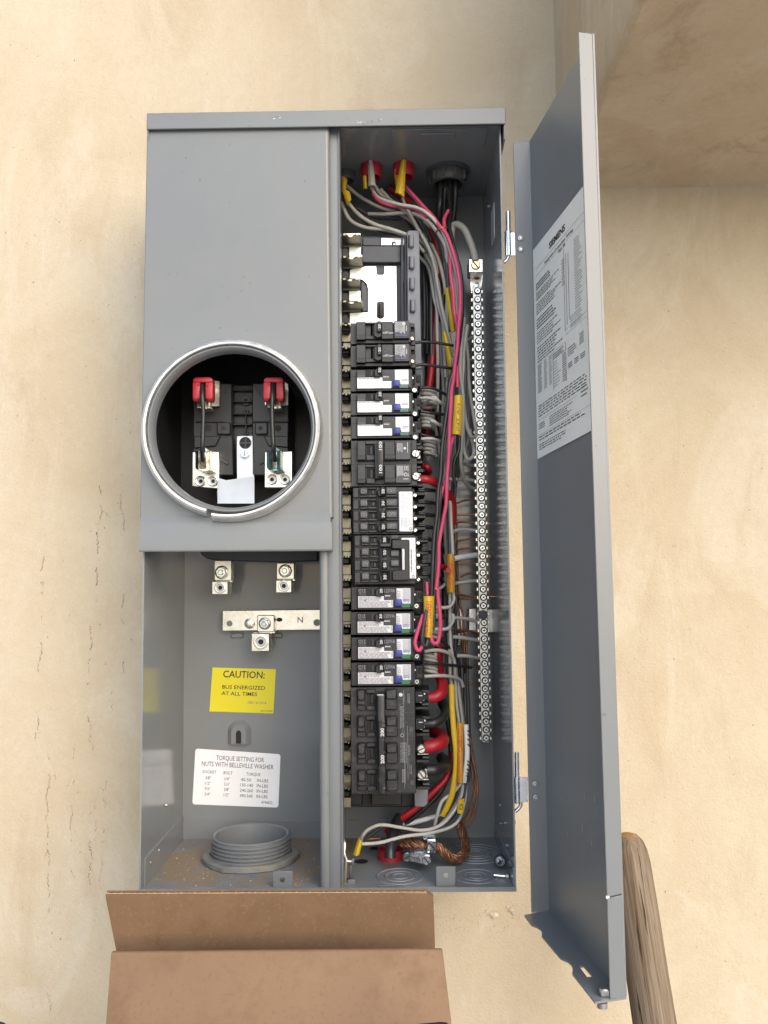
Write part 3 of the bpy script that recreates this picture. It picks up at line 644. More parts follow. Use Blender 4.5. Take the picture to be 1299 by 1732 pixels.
mb.text('FEB / 8 2014', f(.59, .80, .0006), U, V, .06 * h, 'inkgrey', width=.29 * wd, bold=.005)
mb.text('#47-10243', f(.80, .965, .0006), U, V, .036 * h, 'ink', width=.18 * wd)
mb.build('caution_label', panel, smooth=False)
f = sheet(CB, [(482, 130), (888, 157), (878, 412), (467, 396)], YB)
mb = MB(); mb.prism(rounded(f, .03, 1.55, .0004, 5), (0, .0004, 0), 'white')
U = (f(1, .5) - f(0, .5)); V = f(.5, 0) - f(.5, 1); h = V.length; wd = U.length
for t_, u, v, hh, ww in (('TORQUE SETTING FOR', .25, .18, .085, .56), ('NUTS WITH BELLEVILLE WASHER', .085, .30, .085, .84), ('SOCKET', .10, .43, .055, .16), ('BOLT', .345, .43, .055, .105), ('TORQUE', .61, .43, .055, .165)):
    mb.text(t_, f(u, v, .0006), U, V, hh * h, 'ink', width=ww * wd)
for k, row in enumerate((('3/8"', '1/4"', '40-50', 'IN-LBS'), ('1/2"', '5/16"', '130-140', 'IN-LBS'), ('9/16"', '3/8"', '240-260', 'IN-LBS'), ('3/4"', '1/2"', '490-540', 'IN-LBS'))):
    for t_, u, ww in zip(row, (.135, .36, .545 if k else .55, .74), (.065, .06, .12 if k == 0 else .15, .13)):
        mb.text(t_, f(u, .54 + .098 * k, .0006), U, V, .058 * h, 'ink', width=ww * wd)
mb.text('4746822', f(.80, .935, .0006), U, V, .05 * h, 'ink', width=.13 * wd)
mb.build('torque_label', panel, smooth=False)
# keyhole mounting boss
mb = MB(); cb = at(*CB(692, 105), YB); rr = 56 / 2.824 * pm(YB); hh = 52 / 2.824 * pm(YB)
def arch(r, y): return [Vector((cb.x - r, y, cb.z))] + [Vector((cb.x + r * math.cos(a), y, cb.z + hh + r * math.sin(a))) for a in [math.pi * (1 - k / 12) for k in range(13)]] + [Vector((cb.x + r, y, cb.z))]
r1, r2 = arch(rr, YB), arch(rr * .62, YB - .006); n = len(r1)
mb.add(r1 + r2, [[k, k + 1, n + k + 1, n + k] for k in range(n - 1)], 'paint_in'); mb.add(r2, [list(range(n))], 'paint_in')
mb.add([r1[0], r2[0], r2[-1], r1[-1]], [[0, 1, 2, 3]], 'paint_in')
s0 = 12.5 / 2.824 * pm(YB); y_ = YB - .0063
mb.quad([Vector((cb.x - s0, y_, cb.z + .0008))] + [Vector((cb.x + s0 * math.cos(a), y_, cb.z + hh * .92 + s0 * 1.3 * math.sin(a))) for a in [math.pi * (1 - k / 8) for k in range(9)]] + [Vector((cb.x + s0, y_, cb.z + .0008))], 'hole_shade')
mb.build('mounting_boss', panel)

# ------------------------------------------------------------------ bus assembly
bus = empty('bus_assembly', (0.05, 0.12, 0.09), panel)
YBUS = .088
mb = MB()
mb.slab(CR, [(60, 365), (300, 240), (600, 235), (600, 365), (890, 365), (890, 1560), (60, 1560)], YBUS + .006, YBUS + .03, 'base', .001)
mb.rect(CR, 345, 370, 880, 600, YBUS - .001, YBUS + .006, 'base', .001); mb.rect(CR, 350, 250, 600, 372, YBUS + .003, YBUS + .02, 'base', .001)
mb.rect(CR, 880, 250, 905, 1560, YBUS - .010, YBUS + .02, 'base', .0008); mb.rect(CR, 925, 240, 950, 1560, YBUS - .006, YBUS + .02, 'base', .0008)
mb.slab(CR, [(330, 850), (372, 870), (415, 940), (422, 1275), (330, 1275)], YBUS - .004, YBUS + .004, 'base', .001)
mb.rect(ID, 577, 715, 715, 1365, YBUS + .012, YBUS + .03, 'blk', .001)
for x0, x1 in ((592, 613), (628, 680), (700, 712)): mb.rect(ID, x0, 1338, x1, 1362, YBUS - .002, YBUS + .02, 'blk', .001)
mb.build('bus_base', bus)
mb = MB(); mb.slab(CR, [(410, 650), (540, 650), (545, 755), (560, 770), (630, 770), (645, 755), (650, 650), (815, 650), (825, 1500), (175, 1500), (175, 1290), (330, 1285), (425, 1285), (425, 960), (405, 890), (350, 840), (300, 825), (175, 820), (175, 700)], YBUS - .003, YBUS - .001, 'bus', .0003)
mb.slab(CR, [(548, 1150), (565, 1138), (630, 1138), (648, 1150), (650, 1345), (635, 1362), (562, 1362), (545, 1345)], YBUS - .0036, YBUS - .0028, 'blk')
mb.rect(CR, 572, 1160, 628, 1340, YBUS - .010, YBUS - .003, 'blk2', .001); mb.rect(CR, 585, 1165, 606, 1330, YBUS - .0125, YBUS - .009, 'blk3', .0008)
mb.build('bus_plate', bus)
mb = MB(); mb.rect(CR, 600, 258, 940, 366, YBUS + .002, YBUS + .004, 'alu', .0005)
cc = at(*CR(780, 340), YBUS + .0017); mb.cyl(cc, cc + Vector((0, .0003, 0)), 30 / 8.12 * pm(YBUS), 'hole_shade', n=20); mb.rect(CR, 770, 330, 800, 366, YBUS, YBUS + .0017, 'steel', .0003)
mb.build('bus_strap', bus)
mb = MB(); YRL = YBUS - .012
mb.slab(CR, [(962, 175), (1000, 158), (1090, 158), (1130, 180), (1150, 1500), (1165, 2060), (990, 2060), (972, 1450)], YRL, YRL + .004, 'rail', .0006)
rail = mb.build('hook_rail', bus)
for k, (y0, y1) in enumerate(((210, 390), (505, 685), (800, 975), (1100, 1280))):
    dx = k * 7; mb = MB(); mb.rect(CR, 978 + dx, y0 + 10, 992 + dx, y1 + 8, YRL - .0004, YRL + .001, 'hole_shade')
    mb.rect(CR, 990 + dx, y0, 1056 + dx, y1 - 8, YRL - .006, YRL + .001, 'rail', .002, 3); mb.rect(CR, 1000 + dx, y1 - 40, 1052 + dx, y1, YRL - .003, YRL + .001, 'base', .0008); mb.build('hook', bus)
mb = MB(); mb.slab(C4, [(570, 1030), (668, 1025), (665, 1135), (640, 1158), (575, 1155)], .075, .090, 'rail', .0012, 2); mb.build('rail_end', bus)
# fingers: horizontal blades with a notched front edge
def finger(py, x1, first=False):
    mb = MB(); z = at(590, py, .056).z; xa = at(577.5, py, .056).x; xb_ = at(x1, py, .056).x; y0, y1 = .056, YBUS
    wd = xb_ - xa; pr = [(0, .003), (.10 * wd, .0), (.22 * wd, 0), (.34 * wd, .0035), (.42 * wd, .0045), (.58 * wd, .0045), (.66 * wd, .003), (.78 * wd, 0), (.92 * wd, 0), (wd, .004), (wd, y1 - y0), (0, y1 - y0)]
    mb.prism([(xa + dx, y0 + dy, z) for dx, dy in pr], (0, 0, .0016), 'blade')
    mb.box((xa, y1 - .0012, z - .001), (xb_ - .0005, y1, z + .015), 'tin' if first else 'blade', .0003)
    mb.build('finger', bus)
for k, (py, x1) in enumerate(((398, 609), (435.5, 612), (473, 608), (511, 613))): finger(py, x1, True)
mb = MB()
for y0, y1, x1 in ((390, 540, 330), (985, 1130, 325)): mb.rect(CR, 165, y0, x1, y1, YBUS - .004, YBUS - .002, 'bus', .0003)
for y0 in (395, 705, 1005, 1310):
    mb.slab(CR, [(60, y0 + 15), (110, y0), (160, y0 + 15), (175, y0 + 130), (60, y0 + 130)], YBUS - .014, YBUS, 'blk', .001)
mb.build('finger_tab', bus)
for k in range(21):
    py = 548.5 + 39.4 * k
    if py > 1345: break
    finger(py, 592 + (k % 2))
    mb = MB(); mb.rect(ID, 578, py + 12, 594, py + 30, YBUS - .004, YBUS + .01, 'blade', .0006)
    mb.rect(ID, 578, py + 2, 591, py + 11, YBUS - .02, YBUS + .01, 'blk', .001)
    mb.build('stab_block', bus)

# ------------------------------------------------------------------ terminal bar
YT = .118
bar = empty('terminal_bar', at(822, 1255, YT), panel)
mb = MB(); top, bot = (806.5, 488), (821.5, 1248)
def barx(y): return top[0] + (bot[0] - top[0]) * (y - top[1]) / (bot[1] - top[1])
hw = 7.4
mb.slab(ID, [(barx(484) - hw, 484), (barx(484) + hw, 484), (barx(1250) + hw, 1250), (barx(1256) + 5, 1256), (barx(1256) - 5, 1256), (barx(1250) - hw, 1250)], YT, YT + .013, 'barmetal', .0006)
N_SC = 55; pitch = (1248.5 - 493.0) / (N_SC - 1)
for k in range(N_SC):
    y = 493 + pitch * k
    for s in (-1, 1):
        x = barx(y) + s * (hw + 1.0)
        mb.rect(ID, x - 1.8, y - 2.6, x + 1.8, y + 2.8, YT + .0018, YT + .012, 'tin', .0003)
mb.build('bar_body', bar)
mb = MB(); r = .0032; c0 = Vector((0, 0, 0))
mb.lathe(c0, [(r * 1.28, -.0002), (r * 1.02, -.0002)], 'hole_shade', 'Y', 18)
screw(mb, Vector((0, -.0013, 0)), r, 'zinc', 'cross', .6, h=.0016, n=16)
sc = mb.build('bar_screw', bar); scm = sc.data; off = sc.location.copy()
base = bar.location.copy(); bpy.data.objects.remove(sc); scm.transform(Matrix.Translation((0, 0, -r * 1.28))); off = off + Vector((0, 0, r * 1.28)); rg = random.Random(2)
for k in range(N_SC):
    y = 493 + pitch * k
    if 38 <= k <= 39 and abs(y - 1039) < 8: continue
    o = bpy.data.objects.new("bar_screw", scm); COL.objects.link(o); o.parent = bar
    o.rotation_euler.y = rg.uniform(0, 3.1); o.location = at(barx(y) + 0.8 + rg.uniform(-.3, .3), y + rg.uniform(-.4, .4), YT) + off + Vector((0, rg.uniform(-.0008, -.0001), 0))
mb = MB(); p = at(barx(1040), 1040, YT - .004); mb.cyl(p, p + Vector((0, .004, 0)), 8.2 * pm(YT), 'blk2', n=8, bev=.0006); mb.build('mounting_screw', bar)
mb = MB(); mb.slab(C1, [(955, 1140), (1045, 1140), (1040, 1215), (1030, 1270), (960, 1270), (952, 1215)], YT + .001, YT + .004, 'tin', .0005)
cc = at(*C1(998, 1222), YT - .0006); mb.lathe(cc, [(.0036, .001), (.0034, -.0004), (.0018, -.0006), (.0017, .001)], 'zinc', 'Y', 20)
cc = at(*C1(1000, 1165), YT + .0007); mb.cyl(cc, cc + Vector((0, .0003, 0)), .0045, 'copper_old', n=14)
mb.rect(C1, 945, 1047, 1044, 1140, YT - .018, YT + .004, 'tin', .0007)
screw(mb, at(*C1(994, 1088), YT - .0198), 33 / 4.06 * pm(YT - .02), 'brass', ang=-.9)
mb.build('feed_lug', bar)
mb = MB(); YK = .150
for T, q in ((C3, (862, 930, 905, 1090)), (C3, (945, 930, 1000, 1090)), (C3, (1060, 935, 1150, 1095))): mb.rect(T, *q, YK, YK + .006, 'alu', .0008)
mb.rect(C3, 1000, 935, 1085, 1093, YK + .004, YK + .012, 'alu', .0005)
mb.rect(C3, 868, 1098, 938, 1185, YK, YK + .008, 'alu', .0008); cc = at(*C3(900, 1150), YK - .0016); screw(mb, cc, 30 / 4.06 * pm(YK), 'zinc', 'cross')
mb.rect(C3, 866, 1000, 905, 1098, YK + .006, YK + .012, 'blk', .0005)
mb.build('bar_bracket', bar)
# ------------------------------------------------------------------ door, swung open about 98 degrees
Ht, Hb, Ft, Fb = Vector((.2129, -.002, .7525)), Vector((.2142, -.002, -.0185)), Vector((.2381, -.175, .7542)), Vector((.2413, -.175, -.0167))
door = empty('panel_door', Hb, panel)
NRM = (Ft - Ht).cross(Hb - Ht).normalized()
if NRM.x > 0: NRM = -NRM           # towards the inside of the pan (left)
def doorpt(px, py, d=0.0):
    r = RM @ Vector(((px - 649.5) / F, 1.0, -(py - 866.0) / F)); t = (Ht + NRM * d - CAMP).dot(NRM) / r.dot(NRM); return CAMP + r * t
def zpl(px, py, Z):
    r = RM @ Vector(((px - 649.5) / F, 1.0, -(py - 866.0) / F)); return CAMP + r * ((Z - CAMP.z) / r.z)
mb = MB(); mb.prism([Ht, Ft, Fb, Hb], NRM * -0.0016, 'paint')
for px, py, l_ in ((985, 1400, .003), (960, 1410, .002), (1000, 1425, .0025), (950, 1350, .002), (1005, 1349, .004), (988, 1346, .003)):
    c = doorpt(px, py, .0003); mb.quad([c + Vector((0, 0, l_)), c + Vector((0, -.0006, l_ * .7)), c + Vector((0, -.0009, -l_)), c + Vector((0, -.0003, -l_))], 'white2')
mb.build('door_skin', door)
mb = MB(); l0, l1 = at(868, 242, -.002), at(899, 1544, -.002)
ex = Vector((.0012, 0, 0)); mb.prism([l0, Ht + ex, Hb + ex, l1], (0, .0016, 0), 'paint', .0003)
for px, py in ((880, 403), (881, 422), (904.5, 1326), (906, 1349)):
    c = at(px, py, -.0022); mb.lathe(c, [(.0032, 0), (.0026, -.0012), (.0017, -.0013), (.0015, -.0004)], 'steel', 'Y', 14); mb.cyl(c - Vector((0, .0016, 0)), c, .0011, 'zinc', n=10)
mb.build('hinge_flange', door)
mb = MB(); a, b_ = at(977.6, 55, -.175), at(1031, 1689, -.175); q = at(1026, 1517, -.175); q2 = at(1052.5, 1512, -.175)
k = .0025
dl = Vector((0, -.0012, 0)); a, b_, q = a + dl, b_ + dl, q + dl
mb.prism([a, Ft, q2, q], (0, .0016, 0), 'paint', .0005); mb.prism([q + Vector((0, -.0005, -.0006)), q2 + Vector((.0004, -.0005, -.0006)), Fb + Vector((.0008, -.0005, -.0008)), b_ + Vector((-.0002, -.0005, 0))], (0, .0016, 0), 'paint', .0005)
c = q - Vector((0, .0004, .0003)); mb.box((q.x - .0008, -.1763, q.z - .0012), (q.x + .002, -.1748, q.z + .0012), 'white2', .0003)
mb.build('free_flange', door)
D5 = crop(840, 1240, 3.52); ZD = -.0172
prof = [(165, 1082), (205, 1138), (240, 1152), (262, 1166), (271, 1184), (268, 1206), (380, 1338), (425, 1358), (446, 1376), (454, 1398), (450, 1430), (585, 1600), (672, 1588)]
pts = [zpl(*D5(x, y), ZD) for x, y in prof] + [Fb + Vector((.0012, .0005, ZD - Fb.z)), Hb + Vector((.0012, .0015, ZD - Hb.z))]
hol = [zpl(*D5(x, y), ZD) for x, y in ((490, 1387), (519, 1385), (572, 1449), (538, 1452))]
b = bmesh.new(); ed = []
for P in (pts, hol):
    vs = [b.verts.new(p) for p in P]; ed += [b.edges.new((vs[i], vs[(i + 1) % len(vs)])) for i in range(len(vs))]
bmesh.ops.triangle_fill(b, edges=ed, use_beauty=True)
r = bmesh.ops.extrude_face_region(b, geom=list(b.faces))
for v in [g_ for g_ in r['geom'] if isinstance(g_, bmesh.types.BMVert)]: v.co.z -= .0016
bmesh.ops.recalc_face_normals(b, faces=b.faces)
mb = MB(); mb.bm(b, 'paint'); c = zpl(*D5(640, 1560), ZD); mb.box(c - Vector((.004, .004, 0)), c + Vector((.004, .004, .006)), 'steel', .001)
c = zpl(*D5(628, 1600), ZD - .002); mb.cyl(c, c + Vector((0, 0, -.004)), .004, 'steel', n=12)
mb.build('bottom_flange', door)
# hinge pins, knuckles and leaves
for (pt, pb), (kx0, kx1, ky0, ky1), (lx0, lx1), curl in (((855, 400), (853, 868, 392, 433), (856, 872), [(861, 430), (858, 439), (853, 444)]), ((872.5, 1320), (869.5, 881, 1314, 1358), (876, 893), [(882, 1352), (880, 1364), (871, 1373)])):
    mb = MB(); YH = .004
    mb.tube([at(kx0 + (kx1 - kx0) * .42, ky0 - 34 if pt < 860 else ky0 - 42, YH), at(kx0 + (kx1 - kx0) * .46, ky0 + 4, YH)], 4.2 * pm(YH), 'zinc', 12)
    mb.cyl(at((kx0 + kx1) / 2 - 1, ky0, YH), at((kx0 + kx1) / 2, ky1, YH), 6.4 * pm(YH), 'zinc', n=16)
    mb.rect(ID, lx0, ky0 + 1, lx1, ky1 - 1, YH - .003, YH - .0015, 'zinc', .0004)
    mb.tube([at(x, y, YH) for x, y in curl], 3.2 * pm(YH), 'zinc', 10)
    mb.build('hinge', door)
# instruction sheet
Lq = [doorpt(901.4, 423.9, .0004), doorpt(981.7, 320.7, .0004), doorpt(992.5, 732.5, .0004), doorpt(909, 776.8, .0004)]
def lf(u, v, d=0.0): return Lq[0].lerp(Lq[1], u).lerp(Lq[3].lerp(Lq[2], u), v) + NRM * d
mb = MB(); mb.add([lf(0.0, 0), lf(1.16, 0), lf(1.16, 1), lf(0, 1)], [[0, 1, 2, 3]], 'cream')
U = lf(1, .4) - lf(0, .4); V = lf(.4, 0) - lf(.4, 1); W_ = U.length; H_ = V.length
P = lambda u, v: lf(u, v, .0003)
mb.text('SIEMENS', P(.375, .088), U, V, .028 * H_, 'ink', width=.33 * W_, bold=.03)
mb.text('Equipment Connection Wiring', P(.27, .132), U, V, .0135 * H_, 'ink', width=.58 * W_, bold=.01)
mb.text('Type 3R', P(.56, .155), U, V, .013 * H_, 'ink', width=.14 * W_, bold=.01)
def rule(u0, u1, v, m='ink', t=.0012): mb.quad([P(u0, v), P(u1, v), P(u1, v + t), P(u0, v + t)], m)
def vrule(u, v0, v1, t=.006, m='inkgrey'): mb.quad([P(u, v0), P(u + t, v0), P(u + t, v1), P(u, v1)], m)
rule(.06, 1.1, .106); rule(.06, 1.1, .140, 'inkgrey')
rg = random.Random(4)
def block(u0, u1, v0, v1, rows, m='ink', fill=.7, th=.5, seed=1): dashes(mb, u0, v0, u1, v1, rows, P, m, fill, th * .8, (.03, .09), seed)
block(.06, .42, .175, .212, 3, 'ink', .8, .62, 1); block(.06, .58, .220, .262, 5, 'ink', .55, .5, 2); block(.06, .60, .272, .330, 5, 'ink', .5, .45, 3)
block(.06, .52, .345, .40, 4, 'ink', .7, .55, 4); block(.06, .60, .41, .47, 5, 'ink', .6, .42, 5); block(.06, .62, .48, .56, 6, 'ink', .6, .45, 6)
for u, v0, v1 in ((.66, .16, .52), (.70, .19, .50), (.745, .2, .485)): vrule(u, v0, v1)
block(.62, .68, .2, .32, 9, 'inkgrey', .8, .5, 7); block(.86, 1.0, .17, .47, 26, 'inkgrey', .5, .4, 8); block(.76, 1.0, .475, .53, 5, 'inkgrey', .7, .35, 9)
rule(.66, 1.1, .515, 'inkgrey'); rule(.66, 1.1, .535, 'inkgrey')
for c_, (u0, u1) in enumerate(((.06, .16), (.20, .28), (.31, .38))): block(u0, u1, .565, .70, 17, 'inkgrey' if c_ else 'ink', .7, .55, 20 + c_)
rule(.40, .66, .565, 'inkgrey'); vrule(.40, .565, .735); vrule(.66, .565, .735); block(.41, .65, .572, .602, 3, 'ink', .75, .55, 30); block(.41, .56, .61, .73, 9, 'inkgrey', .5, .3, 31); block(.59, .66, .605, .73, 13, 'ink', .9, .5, 32)
block(.70, .86, .60, .64, 4, 'ink', .7, .45, 33); block(.92, 1.0, .58, .63, 6, 'ink', .9, .5, 34)
for u in (.70, .82, .93): block(u, u + .08, .665, .69, 3, 'ink', .9, .6, int(u * 100))
block(.06, 1.05, .755, .815, 5, 'ink', .93, .42, 40); rule(.06, .85, .825, 'inkgrey'); block(.06, .2, .84, .87, 3, 'ink', .8, .5, 41); block(.3, .85, .835, .885, 5, 'ink', .6, .42, 42)
rule(.06, 1.1, .895, 'inkgrey'); block(.06, 1.0, .90, .925, 2, 'ink', .9, .45, 43); block(.06, .8, .935, .968, 3, 'ink', .6, .42, 44); block(.92, 1.06, .80, .85, 3, 'ink', .7, .4, 45)
mb.build('instruction_label', door, smooth=False)

# ================================================================== BREAKERS  (built in local units, placed by copies)
YF = .035; UQ = pm(YF) / 8.12
class BK:
    def __init__(s, root): s.root = root; s.mb = None
    def new(s): s.mb = MB(); return s
    def r(s, x0, y0, x1, y1, d0, d1, m, bev=.0003, seg=1):
        s.mb.prism([(x0 * UQ, d0, -y0 * UQ), (x1 * UQ, d0, -y0 * UQ), (x1 * UQ, d0, -y1 * UQ), (x0 * UQ, d0, -y1 * UQ)], (0, d1 - d0, 0), m, bev, seg); return s
    def poly(s, pts, d0, d1, m, bev=.0003): s.mb.prism([(x * UQ, d0, -y * UQ) for x, y in pts], (0, d1 - d0, 0), m, bev); return s
    def flat(s, x0, y0, x1, y1, d, m): s.mb.quad([(x0 * UQ, d, -y0 * UQ), (x1 * UQ, d, -y0 * UQ), (x1 * UQ, d, -y1 * UQ), (x0 * UQ, d, -y1 * UQ)], m); return s
    def t(s, txt, x0, y1, w_, h, d, m, up=False, bold=.01):
        if up: s.mb.text(txt, (x0 * UQ, d, -y1 * UQ), (0, 0, 1), (-1, 0, 0), w_ * UQ, m, width=h * UQ, bold=bold)
        else: s.mb.text(txt, (x0 * UQ, d, -y1 * UQ), (1, 0, 0), (0, 0, 1), h * UQ, m, width=w_ * UQ, bold=bold)
        return s
    def dash(s, x0, y0, x1, y1, rows, d, m, seed=1, vert=False, fill=.8, th=.45):
        if vert: dashes(s.mb, y0 * UQ, x0 * UQ, y1 * UQ, x1 * UQ, rows, lambda u, v: (v, d, -u), m, fill, th, (.06, .2), seed)
        else: dashes(s.mb, x0 * UQ, y0 * UQ, x1 * UQ, y1 * UQ, rows, lambda u, v: (u, d, -v), m, fill, th, (.06, .2), seed)
        return s
    def scr(s, x, y, r, d, m='zinc', slot='flat', ang=.8): screw(s.mb, (x * UQ, d, -y * UQ), r * UQ, m, slot, ang); return s
    def ring(s, x, y, r0, r1, d, m): s.mb.lathe((x * UQ, d, -y * UQ), [(r0 * UQ, 0), (r1 * UQ, 0)], m, 'Y', 18); return s
    def disc(s, x, y, r, d, m): s.mb.cyl((x * UQ, d, -y * UQ), (x * UQ, d + .0003, -y * UQ), r * UQ, m, n=16); return s
    def done(s, name): return s.mb.build(name, s.root)
def copy_tree(src, loc):
    r = src.copy(); COL.objects.link(r); r.location = loc
    for ch in src.children:
        c = ch.copy(); COL.objects.link(c); c.parent = r
        for g_ in ch.children:
            d = g_.copy(); COL.objects.link(d); d.parent = c
    return r
DB = .058
def single_breaker():
    k = BK(empty('circuit_breaker', (0, 0, 0)))
    k.new().r(0, 0, 850, 302, .006, DB, 'blk2').r(85, 8, 215, 268, -.001, .02, 'blk2', .0006).r(85, 200, 215, 268, -.0018, .01, 'blk', .0005).r(440, 8, 600, 250, -.001, .02, 'blk2', .0006).r(440, 200, 605, 262, -.0022, .01, 'blk', .0005)
    k.r(215, 8, 440, 30, .001, .02, 'blk2').r(210, 200, 425, 250, .001, .02, 'blk2', .0004).r(215, 30, 440, 200, .012, .03, 'hole_shade').r(280, 30, 320, 190, .006, .02, 'blk2', .0005).r(85, 255, 820, 300, .004, .02, 'blk', .0004)
    k.r(850, -5, 905, 50, .010, DB, 'blk2').r(850, 50, 912, 110, .014, DB, 'hole_shade').r(850, 110, 915, 300, .012, DB, 'blk2').r(820, 20, 850, 295, .003, .02, 'blk2')
    k.t('OFF', 100, 110, 95, 55, -.0013, 'blk3').t('ON', 455, 120, 130, 70, -.0013, 'blk3').t('off/on', 455, 186, 145, 34, -.0013, 'print', bold=.0).flat(120, 210, 175, 215, -.0021, 'blk3').flat(500, 208, 545, 213, -.0025, 'blk3').done('case')
    k.new().poly([(330, 60), (375, 25), (440, 22), (440, 235), (380, 255), (330, 220)], -.004, .012, 'blk', .0008).r(380, 28, 436, 180, -.0085, .0, 'blk2', .0008).t('20', 428, 140, 36, 62, -.0089, 'print', True, .02).done('toggle')
    k.new().r(615, 5, 825, 250, -.0016, .02, 'blk3', .0004).dash(625, 20, 770, 190, 9, -.0019, 'print', 3, True, .8, .5).disc(752, 48, 22, -.0021, 'print').dash(775, 75, 800, 165, 1, -.0019, 'print', 4, True).r(622, 198, 815, 228, -.0019, .01, 'blk2', .0002).dash(630, 203, 810, 222, 1, -.0022, 'inkblue', 5).done('rating_plate')
    k.new().scr(868, 225, 27, .007, 'brass').done('terminal_screw')
    return k.root
def afci_breaker(dark):
    body = 'blk' if dark else 'blk2'; edge = 'blk'
    k = BK(empty('circuit_breaker', (0, 0, 0)))
    k.new().r(0, 0, 855, 310, .004, DB, body).r(85, 14, 850, 280, 0, .02, body, .0006).r(85, 280, 825, 312, .002, .02, 'blk', .0004).flat(2, 98, 84, 103, .0037, 'hole_shade').flat(2, 130, 84, 134, .0037, 'blk3')
    k.r(215, 18, 440, 120, .010, .02, 'hole_shade', .0002) if False else None
    k.r(212, 14, 440, 124, -.0006, .008, 'hole_shade', .0003).r(285, 30, 312, 108, -.0011, .004, 'blk2', .0003).r(222, 22, 440, 32, -.0012, .002, 'blk2', .0002)
    k.t('Q12', 102, 78, 95, 52, -.0004, 'blk3' if not dark else 'inkgrey').r(98, 86, 205, 122, -.0005, .002, 'blk3' if not dark else 'blk2', .0002).t('120VA', 455, 78, 145, 50, -.0004, 'blk3' if not dark else 'inkgrey').r(450, 95, 560, 180, -.0008, .002, 'blk3' if not dark else 'blk2', .0004).dash(462, 108, 548, 140, 1, -.0011, 'print', 8)
    k.r(850, 55, 985, 230, .012, DB, 'blk', .0008).r(870, 80, 905, 200, .0095, .02, 'hole_shade').r(925, 80, 970, 165, .0095, .02, 'hole_shade').r(850, 230, 945, 320, .010, DB, 'blk').r(840, 14, 866, 300, .002, .02, 'blk2')
    k.done('case')
    k.new().poly([(335, 40), (375, 10), (440, -8), (448, 110), (400, 135), (335, 120)], -.005, .008, 'blk', .0008).r(385, -5, 442, 100, -.0085, 0, 'blk', .0009).t('20', 430, 84, 36, 58, -.0089, 'print', True, .02).done('toggle')
    lab = 'white2' if dark else 'white'
    k.new().poly([(95, 128), (448, 128), (448, 182), (572, 182), (572, 282), (95, 282)], -.0007, .002, lab, .0002)
    if dark: k.dash(108, 134, 440, 190, 4, -.001, 'inkgrey', 11, False, .85, .5).dash(108, 196, 560, 276, 6, -.001, 'inkgrey', 12, False, .85, .5).disc(190, 185, 16, -.0011, 'inkgrey').dash(545, 190, 570, 275, 2, -.001, 'inkgrey', 13, True)
    else: k.dash(108, 132, 430, 146, 1, -.001, 'inkgrey', 11, False, .9, .7).disc(190, 200, 10, -.001, 'print')
    k.done('wiring_label')
    k.new().poly([(622, 22), (812, 22), (812, 232), (700, 232), (690, 180), (622, 180)], -.0007, .002, lab, .0002)
    if dark: k.t('TEST', 672, 172, 40, 120, -.001, 'inkgrey', True).dash(705, 32, 805, 225, 6, -.001, 'inkgrey', 14, True, .85, .35).dash(715, 165, 800, 205, 2, -.0012, 'inkblue', 15)
    else: k.dash(715, 150, 800, 190, 2, -.001, 'inkgrey', 15).flat(650, 88, 670, 92, -.001, 'print')
    k.done('test_label')
    k.new().r(600, 170, 690, 262, -.003, .004, 'blue', .0006, 2).done('test_button')
    k.new().flat(690, 240, 800, 258, -.0003, 'green').flat(690, 264, 800, 282, -.0003, 'green').done('green_print') if dark else k.new().flat(690, 238, 800, 280, -.0003, 'rail').dash(695, 244, 795, 274, 2, -.0006, 'green', 9, False, .95, .75).done('green_print')
    k.new().scr(895, 290 if not dark else 268, 34, .0075, 'zinc', 'cross' if dark else 'flat', 1.1 if not dark else .6).disc(868, 112, 15, .009, 'zinc').done('terminal_screw')
    return k.root
